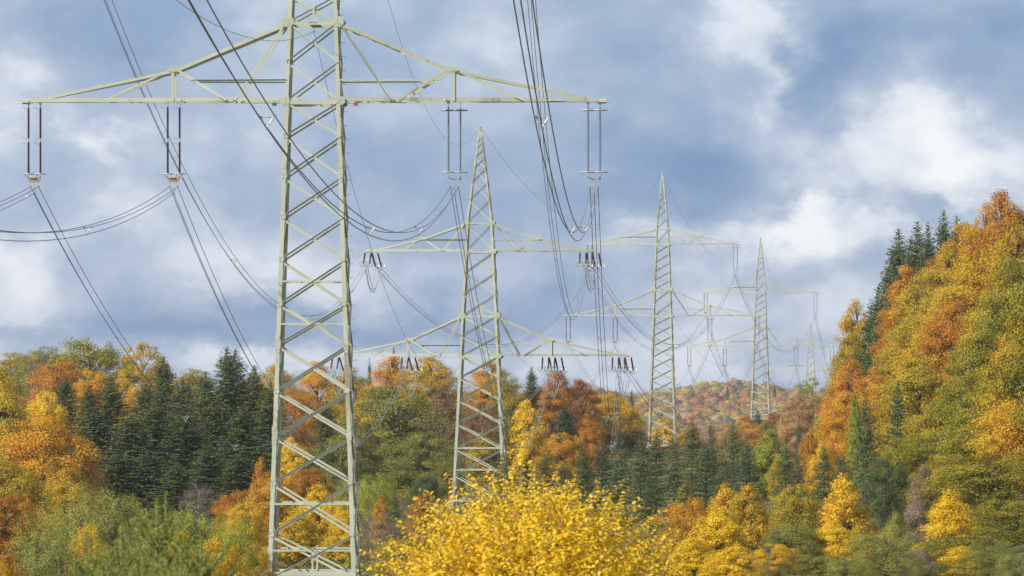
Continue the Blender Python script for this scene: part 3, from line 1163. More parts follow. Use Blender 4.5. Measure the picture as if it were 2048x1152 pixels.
# ---- left wood
plant([
    ('beech', 15, 728, 190, 560, 'olivegold', "olive gold beech at the picture edge over the orange beech"),
    ('round', 78, 822, 235, 520, 'orange', "orange domed beech in front of the dark spruces"),
    ('beech', 15, 912, 190, 480, 'olivegold', "dull gold beech at the picture edge under the orange beech"),
    ('beech', 130, 930, 150, 500, 'gold', "golden beech skirt reaching towards the grey green willows"),
    ('beech', 10, 985, 150, 440, 'rust', "rusty brown beech at the picture edge behind the willows"),
    ('beech', 185, 668, 170, 860, 'greengold', "tallest green gold beech on the skyline beside the conductor bundle"),
    ('beech', 95, 690, 150, 880, 'greengold', "green gold beech on the skyline sloping to the picture edge"),
    ('beech', 20, 702, 130, 890, 'olivegold', "low olive gold beech on the skyline at the picture edge"),
    ('beech', 120, 712, 160, 830, 'rust', "rust orange beech below the tallest skyline beech"),
    ('round', 190, 735, 130, 800, 'orange', "orange beech peeping over the spruce tops"),
    ('bare', 75, 706, 80, 845, 'brown', "bare grey brown tree among the skyline beeches"),
    ('airy', 282, 676, 110, 850, 'gold', "thin golden tree with sky showing through its crown"),
    ('beech', 255, 712, 100, 870, 'olivegold', "olive brown beech under the thin golden tree"),
    ('beech', 325, 712, 90, 880, 'olivegold', "brownish gold beech beside the thin golden tree"),
    ('round', 275, 770, 110, 790, 'orange', "small orange crown wedged between the spruce tops"),
    ('beech', 385, 733, 110, 900, 'olivegold', "low olive brown beech on the skyline before the twin spruces"),
    ('round', 90, 775, 110, 640, 'yellow', "yellow crown between the olive gold beech and the spruces"),
], "beeches of the wood on the brown insulator side")
_sp = [(130, 752, 95, 700, "short dark spruce beside the yellow crown"), (178, 768, 80, 690, "small dark spruce below the orange beech"),
       (226, 752, 105, 690, "dense dark spruce before the orange skyline beech"), (105, 800, 110, 650, "bluish dark spruce above the orange domed beech"),
       (322, 712, 85, 720, "slim spruce standing up before the brownish gold beech"), (288, 762, 100, 690, "dark spruce under the small orange crown"),
       (366, 752, 95, 700, "dark spruce in the middle of the spruce stand"), (410, 742, 95, 690, "dark spruce at the foot of the twin tops"),
       (450, 694, 105, 700, "tallest spruce of the stand, with a pointed twin top"), (471, 698, 100, 706, "twin of the tallest spruce, a little lower"),
       (508, 730, 95, 700, "dark spruce close to the cropped pylon"), (540, 762, 90, 680, "dark spruce partly behind the leg of the cropped pylon"),
       (200, 812, 120, 630, "broad spruce in the front of the stand, under the dense one"), (255, 828, 120, 610, "broad front spruce with drooping boughs"),
       (315, 805, 125, 620, "broad front spruce below the slim one"), (372, 818, 120, 610, "front spruce near the loose bundle spacer"),
       (430, 800, 125, 620, "front spruce below the tallest one"), (486, 812, 120, 600, "front spruce next to the sagging bundle"),
       (165, 880, 110, 580, "low spruce behind the golden beech skirt"), (235, 905, 120, 560, "low dark spruce above the willows"),
       (300, 900, 125, 560, "low dark spruce with broad hanging boughs above the willows"), (352, 925, 110, 545, "dark spruce foot above the foreground spruce leader"),
       (420, 890, 115, 570, "low spruce behind the grey pink shrub"), (478, 905, 105, 560, "low spruce beside the red orange tree"),
       (612, 905, 80, 640, "dark spruce seen through the lattice of the cropped pylon"), (655, 800, 75, 720, "dark spruce behind the lattice, next to the olive tree")]
plant([('spruce', x, y, w * 1.65, d, 'bluespruce' if i == 3 else 'spruce', s) for i, (x, y, w, d, s) in enumerate(_sp)], "spruces of the dark stand")
# ---- wood behind the two near pylons
plant([
    ('beech', 500, 742, 90, 860, 'gold', "small gold beech between the tallest spruce and the cropped pylon"),
    ('beech', 575, 722, 120, 870, 'gold', "golden beech framed by the legs of the cropped pylon"),
    ('beech', 640, 715, 110, 880, 'orange', "orange gold beech behind the far leg of the cropped pylon"),
    ('round', 590, 775, 120, 800, 'rust', "rust brown beech in the middle of the cropped pylon's lattice"),
    ('bare', 560, 820, 80, 760, 'brown', "brown half bare tree behind the lattice of the cropped pylon"),
    ('maple', 592, 862, 88, 640, 'yellow', "bright yellow maple framed by the cropped pylon's lattice"),
    ('beech', 705, 728, 130, 860, 'olivegold', "olive gold beech below the tip of the angle pylon's lower arm"),
    ('beech', 788, 704, 140, 890, 'orange', "orange skyline beech below the inner strain insulator"),
    ('spruce', 787, 688, 34, 960, 'spruce', "lone spruce tip poking out of the orange skyline beech"),
    ('spruce', 740, 714, 30, 960, 'spruce', "small spruce tip in the dip of the skyline"),
    ('beech', 740, 765, 130, 800, 'gold', "gold beech behind the top of the big olive tree"),
    ('round', 785, 762, 250, 720, 'olive', "big spreading olive green tree between the two near pylons"),
    ('round', 700, 850, 150, 680, 'olive', "olive green tree at the edge of the cropped pylon's far leg"),
    ('round', 850, 858, 140, 690, 'olive', "lower olive green crown beside the brown red tree"),
    ('beech', 880, 705, 160, 870, 'gold', "wide golden skyline beech left of the angle pylon's body"),
    ('beech', 968, 716, 130, 880, 'orange', "orange gold beech framed by the angle pylon's legs"),
    ('maple', 882, 768, 120, 780, 'brown', "brown red tree standing against the angle pylon's leg"),
    ('round', 960, 800, 130, 770, 'brown', "brown orange half bare tree inside the angle pylon's lattice"),
    ('maple', 975, 860, 110, 740, 'olivegold', "dull gold tree low inside the angle pylon's lattice"),
    ('beech', 1022, 733, 110, 870, 'olivegold', "olive gold beech right beside the angle pylon's body"),
    ('spruce', 1064, 734, 84, 880, 'spruce', "narrow dark spruce between the gold and the rust red crowns"),
    ('beech', 1108, 738, 120, 880, 'rust', "rust red beech under the triple strain insulators"),
    ('beech', 1165, 752, 110, 890, 'darkrust', "dark red beech sloping down to the wire crossing"),
    ('maple', 1056, 785, 110, 770, 'yellow', "golden yellow maple beside the angle pylon"),
    ('round', 1118, 862, 110, 740, 'orange', "low orange tree under the spruce by the angle pylon"),
    ('spruce', 1135, 806, 100, 780, 'bluespruce', "dense dark spruce below the rust red beeches"),
    ('round', 1185, 835, 80, 800, 'rust', "rust orange tree beside the dense dark spruce"),
    ('maple', 1160, 868, 70, 740, 'maize', "small orange yellow tree above the young spruces"),
    ('beech', 1222, 778, 70, 1000, 'darkrust', "small dark red crown where the wires cross the skyline"),
    ('maple', 1215, 800, 90, 930, 'yellow', "yellow green tree behind the hanging wire ends"),
    ('spruce', 1264, 778, 36, 1080, 'spruce', "small dark spruce at the end of the near wood's skyline"),
    ('beech', 1262, 822, 90, 1000, 'olivegold', "brown olive crown beside the third pylon's leg"),
    ('maple', 1332, 828, 130, 990, 'maize', "orange yellow tree seen through the third pylon's feet"),
    ('round', 1265, 858, 80, 900, 'brown', "brownish crown before the third pylon"),
    ('round', 1380, 850, 90, 1000, 'tan', "tan crown behind the third pylon's feet"),
    ('youngspruce', 1516, 818, 46, 1205, 'youngspruce', "small spruce right at the feet of the fourth pylon"),
    ('shrub', 1548, 822, 44, 1212, 'darkrust', "dark red shrub touching the fourth pylon's far foot"),
    ('shrub', 1492, 832, 50, 1214, 'rust', "rust shrub before the fourth pylon's near foot"),
    ('shrub', 1575, 822, 60, 1222, 'tan', "tan shrub between the fourth pylon and the pinkish tree"),
    ('shrub', 1530, 838, 60, 1196, 'olivegold', "olive scrub below the small spruce at the fourth pylon"),
    ('round', 1450, 845, 100, 1040, 'tan', "tan crown before the far hill"),
    ('beech', 1500, 838, 100, 1050, 'orange', "dull orange crown at the feet of the fourth pylon"),
], "trees of the wood behind the near pylons")
# ---- shrubs and young trees round the feet of the near pylons
plant([
    ('bare', 395, 966, 80, 520, 'greyshrub', "grey pink bare shrub before the spruces"),
    ('maple', 522, 910, 80, 510, 'rust', "red orange pointed tree touching the cropped pylon's leg"),
    ('round', 470, 975, 110, 480, 'rust', "low rust red shrub before the spruces"),
    ('round', 560, 940, 130, 470, 'orange', "orange tree behind the cropped pylon's lower lattice"),
    ('round', 490, 1000, 120, 440, 'gold', "golden shrub beside the foot of the cropped pylon"),
    ('maple', 648, 962, 160, 450, 'yellow', "glowing yellow maple behind the cropped pylon's foot"),
    ('maple', 590, 1015, 150, 420, 'maize', "orange yellow maple low inside the cropped pylon's lattice"),
    ('maple', 690, 1000, 110, 430, 'yellow', "yellow maple sticking out beside the cropped pylon's foot"),
    ('round', 615, 930, 110, 560, 'rust', "rust red tree in the middle of the lower lattice"),
    ('willow', 755, 945, 110, 560, 'lime', "pale green shrub below the big olive tree"),
    ('willow', 700, 958, 80, 580, 'willow', "grey green shrub beside the cropped pylon's leg"),
    ('round', 852, 945, 90, 540, 'deepgreen', "dark green shrub between the pale shrub and the angle pylon"),
    ('maple', 765, 985, 60, 500, 'orange', "small orange tree above the bare grey shrub"),
    ('youngspruce', 790, 985, 70, 480, 'youngspruce', "dark young spruce behind the yellow bush's edge"),
    ('bare', 752, 1025, 110, 390, 'brown', "bare grey shrub between the cropped pylon's foot and the yellow bush"),
    ('round', 850, 985, 60, 470, 'rust', "small red brown shrub behind the yellow bush"),
    ('youngspruce', 720, 1020, 60, 450, 'youngspruce', "small spruce beside the cropped pylon's foot"),
    ('willow', 905, 905, 90, 640, 'olive', "olive shrub at the foot of the angle pylon"),
], "shrubs round the near pylons")
_ys = [(1005, 905, 60, 590), (1045, 925, 70, 560), (1088, 905, 75, 570), (1128, 925, 70, 550), (1165, 893, 80, 560), (1205, 878, 78, 570), (1243, 868, 85, 575),
       (1283, 868, 80, 560), (1312, 858, 84, 580), (1350, 866, 80, 545), (1384, 834, 70, 640), (1412, 880, 80, 560), (1446, 905, 75, 540), (1470, 842, 64, 640),
       (1492, 880, 74, 570), (1428, 848, 54, 660), (1570, 880, 70, 580), (1598, 905, 66, 545), (1648, 892, 72, 540), (1688, 905, 64, 530), (1225, 940, 80, 520),
       (1300, 950, 80, 510), (1375, 950, 85, 505), (1180, 955, 75, 520), (1600, 838, 34, 700)]
_yl = ["young spruce covering the angle pylon's foot", "young spruce behind the tip of the yellow bush", "low young spruce under the slack wire loop", "young spruce below the small orange yellow tree",
       "bushy young spruce under the wire ends", "full young spruce beside the wire ends", "broad young spruce before the third pylon", "young spruce left of the third pylon's near foot",
       "young spruce hiding the third pylon's feet", "young spruce in front of the third pylon's feet", "tall slim spruce right of the third pylon", "bright young spruce under the tall slim one",
       "dense young spruce above the gold maples", "tall slim spruce below the fourth pylon", "young spruce with yellowish tip below the fourth pylon", "small spruce between the two tall slim ones",
       "young spruce beside the lime green tree", "young spruce below the tan crown", "young spruce with pale stem above the orange maple", "young spruce touching the orange maple's tip",
       "dark young spruce low in the plantation above the bush", "dark young spruce low in the plantation above the orange crowns", "dark young spruce deep in the plantation, behind the gold maples",
       "dark young spruce just above the yellow bush's shoulder", "little blue green spruce among the tan crowns"]
plant([('youngspruce', x, y, w * 1.25, d, 'spruce' if i in (8, 12, 20, 21, 22, 23) else 'bluespruce' if i in (5, 14, 24) else 'youngspruce', s)
       for i, ((x, y, w, d), s) in enumerate(zip(_ys, _yl))], "young spruces of the plantation")
# ---- ridge under the fourth pylon and the wood on the grey insulator side
plant([
    ('maple', 1530, 848, 110, 620, 'lime', "lime green tree in the middle of the young spruces"),
    ('round', 1605, 782, 120, 880, 'tan', "pinkish tan round tree beside the fourth pylon"),
    ('round', 1590, 828, 110, 800, 'tan', "tan tree in front of the pinkish tan one"),
    ('airy', 1622, 752, 76, 900, 'lime', "yellow green loose tree on the ridge skyline"),
    ('maple', 1612, 852, 64, 640, 'orange', "bright orange narrow tree between young spruces"),
    ('round', 1660, 815, 90, 700, 'olivegold', "olive gold tree at the corner of the rust wood"),
    ('maple', 1640, 880, 70, 600, 'maize', "orange yellow sapling above the young spruces"),
    ('beech', 1560, 905, 60, 600, 'olivegold', "small olive gold tree inside the plantation"),
    ('maple', 1372, 950, 50, 520, 'maize', "small golden spray before the plantation"),
], "trees on the ridge")
_rb = [(2040, 368, 150, 560, 'rust', "topmost rust orange beech at the corner of the picture"), (1975, 398, 110, 590, 'orange', "orange beech second from the top of the slope"),
       (1925, 428, 120, 610, 'orange', "orange beech beside the skyline spruces"), (2010, 430, 150, 540, 'gold', "gold beech under the topmost rust one"),
       (1880, 478, 100, 640, 'darkrust', "dark rust beech at the foot of the skyline spruces"), (1905, 490, 130, 600, 'olivegold', "olive gold beech under the orange skyline beech"),
       (1965, 490, 150, 560, 'gold', "gold beech high in the slope"), (2045, 500, 130, 510, 'greengold', "green gold beech high at the picture edge"),
       (1842, 522, 110, 670, 'rust', "rust beech in front of the leaning row of spruces"), (1850, 545, 130, 620, 'olivegold', "olive gold beech inside the slope's rim"),
       (1806, 580, 110, 690, 'rust', "rust brown beech along the rim of the slope"), (1915, 560, 150, 560, 'gold', "gold beech in the middle of the upper slope"),
       (1990, 575, 150, 520, 'olivegold', "olive gold beech below the upper gold ones"), (1850, 612, 140, 610, 'orange', "brown orange beech in the middle of the rim"),
       (2040, 605, 130, 480, 'orange', "orange beech halfway up at the picture edge"), (1778, 645, 110, 700, 'darkrust', "dark rust beech low on the rim"),
       (1885, 635, 150, 560, 'gold', "golden beech in the heart of the slope"), (1955, 650, 150, 510, 'greengold', "green gold beech in the heart of the slope"),
       (1705, 592, 90, 780, 'gold', "pale gold ragged beech sticking out over the skyline"), (1690, 655, 90, 770, 'olivegold', "olive gold beech sticking out over the power line"),
       (1800, 675, 140, 620, 'rust', "rust orange beech above the slope's spruces"), (1690, 712, 120, 720, 'rust', "rust red beech at the end of the slope"),
       (1748, 725, 130, 670, 'orange', "orange brown beech near the end of the slope"), (1860, 705, 160, 540, 'olivegold', "wide olive gold beech below the slope's heart"),
       (2020, 690, 170, 450, 'olivegold', "broad olive gold beech at the picture edge, halfway down"), (1935, 735, 160, 490, 'greengold', "green gold beech with dark hollow beneath it"),
       (1680, 775, 110, 680, 'orange', "orange beech low at the end of the slope"), (1815, 765, 130, 560, 'olivegold', "olive beech behind the two slope spruces"),
       (2030, 785, 170, 420, 'gold', "gold beech low at the picture edge"), (1885, 800, 150, 490, 'olivegold', "olive gold beech above the brown scrub"),
       (1960, 822, 160, 450, 'greengold', "green gold beech above the bright yellow tree"), (1985, 905, 250, 380, 'greengold', "big green gold beech with dark shade below it"),
       (1845, 862, 130, 470, 'greengold', "low green gold beech above the scrub"), (1720, 822, 90, 620, 'orange', "orange beech behind the tall slope spruce"),
       (2035, 985, 160, 350, 'greengold', "low green gold beech in the picture's corner"), (1930, 1065, 170, 330, 'greengold', "green gold shrubby beech at the bottom edge"),
       (1890, 905, 110, 430, 'olivegold', "olive gold beech right behind the bright yellow tree")]
plant([('beech', x + (8 if x < 1800 else 0), y, w * 1.28, d, t, s) for x, y, w, d, t, s in _rb], "beeches of the slope")
_rs = [(1906, 424, 60, 690, "second skyline spruce from the orange beech"), (1877, 414, 62, 690, "tallest skyline spruce on the slope"), (1858, 440, 60, 685, "lower skyline spruce pressed against the tallest one"),
       (1840, 436, 70, 700, "third high spruce of the skyline row"), (1822, 470, 66, 695, "low dark spruce between two high ones of the skyline row"),
       (1803, 452, 80, 700, "fourth high spruce of the skyline row, with jagged side"), (1784, 492, 72, 705, "leaning row spruce below the fourth high one"),
       (1770, 528, 70, 715, "leaning row spruce half hidden by rust beeches"), (1757, 566, 64, 725, "lower spruce of the leaning row"), (1745, 606, 60, 735, "lowest spruce but one of the leaning row"),
       (1738, 640, 50, 740, "lowest spruce tip of the leaning row")]
plant([('spruce', x, y + 5, w * 2.1, d, 'spruce', s) for x, y, w, d, s in _rs], "spruces of the skyline row")
plant([
    ('youngspruce', 1735, 782, 100, 520, 'youngspruce', "tall slope spruce above the orange maple"),
    ('youngspruce', 1792, 758, 95, 530, 'youngspruce', "tall slope spruce beside the olive beeches"),
    ('maple', 1722, 780, 60, 560, 'lime', "yellow green narrow tree hugging the tall slope spruce"),
    ('round', 1772, 905, 110, 440, 'deepgreen', "dark green rounded tree behind the orange maple"),
    ('round', 1790, 870, 90, 470, 'greengold', "green feathery tree under the slope spruces"),
    ('shrub', 1850, 925, 80, 430, 'greyshrub', "brown dry scrub beside the dark green tree"),
    ('shrub', 1835, 1000, 90, 400, 'greyshrub', "brown leafless scrub beside the bright yellow tree"),
    ('shrub', 1790, 1020, 80, 370, 'willow', "green scrub strip below the dry brown scrub"),
    ('maple', 1900, 975, 150, 360, 'yellow', "bright yellow tree under the big green gold beech"),
    ('maple', 1925, 1085, 150, 320, 'yellow', "second bright yellow tree cut by the bottom edge"),
    ('willow', 1775, 1065, 200, 310, 'willow', "green willowy shrub at the bottom edge beside the orange maple"),
    ('maple', 1700, 942, 160, 380, 'maize', "big orange yellow maple with dark gaps below"),
    ('maple', 1670, 1035, 140, 350, 'yellow', "lower yellow maple skirt beneath the big orange one"),
    ('round', 1590, 962, 150, 400, 'olivegold', "olive gold maple behind the blurred twig"),
    ('maple', 1510, 952, 130, 410, 'gold', "gold crown first in the row before the young spruces"),
    ('maple', 1455, 962, 140, 420, 'gold', "golden brown maple second in the row before the spruces"),
    ('round', 1362, 988, 130, 400, 'orange', "orange flushed crown at the yellow bush's shoulder"),
    ('maple', 1440, 1005, 150, 350, 'yellow', "bright yellow maple in the row beyond the bush"),
    ('round', 1590, 1045, 160, 350, 'olive', "olive green crown between the yellow and the orange maples"),
    ('maple', 1385, 1065, 130, 310, 'yellow', "yellow leafy shrub behind the yellow bush's edge"),
    ('maple', 1470, 1085, 140, 300, 'yellow', "yellow shrub at the bottom edge below the bright maple"),
    ('round', 1548, 1085, 110, 310, 'maize', "orange tan shrub behind the blurred leaves"),
    ('willow', 1690, 1108, 130, 300, 'willow', "green shrub at the bottom edge under the yellow maple skirt"),
    ('shrub', 1838, 1092, 100, 320, 'greyshrub', "dry brown scrub at the bottom edge beside the willowy shrub"),
    ('willow', 1860, 1120, 110, 290, 'olive', "olive scrub at the bottom edge before the second yellow tree"),
    ('willow', 1985, 1080, 150, 310, 'olive', "olive shrub at the bottom edge near the picture corner"),
    ('willow', 2040, 1105, 120, 280, 'willow', "grey green shrub in the picture's bottom corner"),
    ('round', 1630, 1105, 100, 320, 'olive', "dark olive shrub at the bottom edge below the maples"),
], "maples and shrubs before the slope")
# ---- thicket in front of the cropped pylon
plant([
    ('willow', 150, 968, 170, 270, 'willow', "tall grey green willow with pale stem in the thicket"),
    ('willow', 232, 985, 150, 262, 'willow', "grey green willow beside the tallest one"),
    ('willow', 70, 1025, 150, 255, 'willow', "grey green willow nearer the picture edge"),
    ('willow', 130, 1070, 170, 235, 'willow', "low olive willow behind the blurred spruce tips"),
    ('round', 172, 1042, 95, 240, 'maize', "small orange yellow sapling in the willows"),
    ('willow', 300, 1050, 150, 240, 'willow', "low willow between the sapling and the pale shrub"),
    ('willow', 390, 1018, 150, 255, 'lime', "pale yellow green shrub behind the spruce leaders"),
    ('round', 368, 1048, 90, 235, 'maize', "yellow sapling beside the spruce leaders"),
    ('round', 440, 1066, 140, 235, 'maize', "orange yellow maple shrub before the cropped pylon"),
    ('willow', 480, 1035, 130, 262, 'lime', "green shrub beside the cropped pylon's foot"),
    ('round', 505, 1085, 90, 270, 'gold', "gold shrub touching the cropped pylon's foot"),
    ('shrub', 15, 1090, 110, 225, 'rust', "rust and gold shrub in the lower corner"),
    ('round', 5, 1115, 70, 200, 'maize', "orange leaf spray at the bottom corner"),
    ('round', 800, 1075, 130, 330, 'olivegold', "brown gold shrub hidden behind the yellow bush"),
], "thicket shrubs")

# ---- deeper rows of the woods, seen only as slivers between the crowns in front
_g = random.Random(9)
for i in range(46):
    d = _g.uniform(520, 820)
    x = corridor(d) + _g.uniform(44, 75)
    top = ground(x, d) + _g.uniform(13, 17)
    px, py = 1024 + x * F / d, HZ - top * F / d
    if px > 2300:
        continue
    # stay under the skyline of the photographed slope
    line = 760 - (px - 1660) * .95
    py = max(py, line + 45)
    tree('beech', px, py, 8.5 * F / d, d, _g.choice(['gold', 'rust', 'olivegold', 'orange']), "autumn beech deep inside the slope wood behind the front crowns", "deep beeches of the slope")
for i in range(44):
    d = _g.uniform(860, 1040)
    px = _g.uniform(-150, 1240)
    py = 770 + _g.uniform(0, 40)
    tree('beech', px, py, 10 * F / d, d, _g.choice(['gold', 'rust', 'olivegold', 'orange', 'darkrust']), "autumn beech deep in the wood behind the near pylons", "deep beeches behind the pylons")
# the slope wood goes on past the picture edge
for i in range(16):
    d = 330 + i * 17 + _g.uniform(-6, 6)
    px = 2110 + (i % 4) * 95 + _g.uniform(-15, 15)
    x = (px - 1024) * d / F
    top = ground(x, d) + _g.uniform(13, 17)
    tree('beech', px, HZ - top * F / d, 8.5 * F / d, d, _g.choice(['gold', 'greengold', 'olivegold', 'orange']), "autumn beech of the slope standing past the picture edge", "slope beeches past the edge")

# ------------------------------------------------------------------ ground cover and the far wood
def mass(name, pts, rads, tints, per, size, flat, label, seed, core=False):
    """one mesh of leaf clumps: what nobody could count"""
    rng = np.random.default_rng(seed)
    k = len(pts)
    idx = np.repeat(np.arange(k), per)
    n = len(idx)
    d = sphere_dirs(rng, n)
    d[:, 2] = np.abs(d[:, 2]) * 1.05 - .05
    rr = .62 + .42 * rng.random(n)
    lump = 1 + .22 * np.sin(d[:, 0] * 7 + idx) * np.cos(d[:, 1] * 6 - idx * 1.7)
    loc = d * (rr * lump * rads[idx])[:, None] * np.array([1, 1, flat])
    pos = pts[idx] + loc
    nrm = d + np.array([0, 0, .4]) + .4 * rng.normal(size=(n, 3))
    sz = (size * rads)[idx] * (.6 + .8 * rng.random(n))
    tint = tints[idx] * rng.uniform(.93, 1.07, (n, 1))
    if core:
        # closed inner crowns under the outer leaves
        k8 = [(math.cos(a) * math.cos(b), math.sin(a) * math.cos(b), math.sin(b)) for b in (-.5, .25, .85) for a in np.arange(6) * math.pi / 3 + b]
        V0 = np.array(k8 + [(0, 0, 1.0)]) * .86
        fq = [(r * 6 + i, r * 6 + (i + 1) % 6, r * 6 + 6 + (i + 1) % 6, r * 6 + 6 + i) for r in range(2) for i in range(6)]
        V = (pts[:, None, :] + V0[None] * rads[:, None, None] * rng.uniform(.8, 1.1, (k, 19, 1)) * np.array([1, 1, flat])).reshape(-1, 3)
        fs = [tuple(v + 19 * c for v in f) for c in range(k) for f in fq] + [(12 + i + 19 * c, 12 + (i + 1) % 6 + 19 * c, 18 + 19 * c) for c in range(k) for i in range(6)]
        ci = np.concatenate([np.repeat(np.arange(k), 12), np.repeat(np.arange(k), 6)])
        cm = bpy.data.meshes.new(name)
        cm.from_pydata(V, [], fs)
        a = cm.attributes.new("leaf_value", 'FLOAT', 'FACE')
        a.data.foreach_set("value", rng.random(len(fs)).astype(np.float32))
        a = cm.attributes.new("leaf_tint", 'FLOAT_COLOR', 'FACE')
        a.data.foreach_set("color", np.concatenate([np.clip(tints[ci], 0, 1), np.ones((len(fs), 1))], axis=1).astype(np.float32).ravel())
        cm.materials.append(M_LEAFMESH)
        cm.shade_smooth()
    me = leaf_mesh(name, pos, nrm, sz, sz * .62, rng, M_LEAFMESH, None, .1, np.clip(tint, 0, 1))
    o = obj(name, me)
    tag(o, label, None, None, "stuff")
    if core:
        obj("crown_mass", cm, o)["kind"] = "stuff"
    return o


def tint_table(names, rng, n):
    t = np.array([TONES[a][rng.integers(0, 2)] for a in names for _ in range(1)])
    return t[rng.integers(0, len(names), n)]


rng = np.random.default_rng(77)
pts, rads = [], []
for i in range(2300):
    d = 380 + 640 * rng.random()
    x = corridor(d) + rng.uniform(-62, 62)
    if abs(x * F / d) > 1350:
        continue
    if any((x - p.c.x) ** 2 + (d - p.c.y) ** 2 < 20 for p in (P1, P2, P3)):
        continue
    r = rng.uniform(.8, 2.0)
    if d < 330 and abs(x + 10) < 9:
        r *= .5
    pts.append((x, d, ground(x, d) - .15))
    rads.append(r)
pts, rads = np.array(pts), np.array(rads)
tn = tint_table(['olive', 'deepgreen', 'willow', 'brown', 'olivegold', 'youngspruce', 'greengold', 'lime', 'rust'], rng, len(pts))
mass("undergrowth", pts, rads, tn * .9, 90, .19, .95, "green and brown scrub covering the ground between the trees", 5)

pts, rads, tn = [], [], []
rng = np.random.default_rng(78)
names = ['tan', 'orange', 'rust', 'rust', 'darkrust', 'olivegold', 'tan', 'gold', 'brown', 'orange']
for i in range(5200):
    d = rng.uniform(2500, 4450)
    x = rng.uniform(-.030, .085) * d
    r = rng.uniform(4.5, 8.0)
    z = ground(x, d) + rng.uniform(4, 8) + 4 * math.sin(x * .02 + d * .004) + 3 * math.sin(x * .043 - d * .01)
    pts.append((x, d, z))
    rads.append(r)
    k = names[int((.5 + .5 * math.sin(x * .031 + d * .0023) * math.cos(d * .006 - x * .011)) * 6.9 + rng.uniform(0, 3)) % len(names)]
    if rng.random() < .045:
        k = 'bluespruce'
    tn.append(TONES[k][int(rng.integers(0, 2))])
mass("far_forest", np.array(pts), np.array(rads), np.array(tn) * np.array([.74, .80, .9]) + .035, 58, .21, .95, "hazy orange and rust wooded hill on the horizon", 6, True)  # tints cooled and lifted: extra haze painted into the leaf colours
# single conifers that stand out on the far hill's crest
for px, yt, w, d, s in ((1455, 772, 26, 4000, "dark conifer clump on the far hill crest"), (1551, 768, 16, 4050, "small dark conifer on the far hill crest near the fourth pylon"),
                        (1497, 776, 12, 4050, "tiny conifer on the crest left of the fourth pylon's legs"), (1424, 772, 10, 4100, "tiny conifer on the crest between the third and fourth pylons")):
    tree('spruce', px, yt, w, d, 'bluespruce', s, "conifers on the far crest")

# ------------------------------------------------------------------ yellow bush
def ovate():
    """a single leaf, base at the origin, along +x, with a raised midrib fold"""
    xs = [0, .18, .45, .75, 1.0]
    ws = [.02, .26, .34, .22, .0]
    zs = [0, .02, .02, -.03, -.12]
    v, f = [], []
    for x, w, z in zip(xs, ws, zs):
        v += [(x, -w, z + w * .28), (x, 0, z), (x, w, z + w * .28)]
    for i in range(4):
        a = i * 3
        f += [(a, a + 3, a + 4, a + 1), (a + 1, a + 4, a + 5, a + 2)]
    return v, f


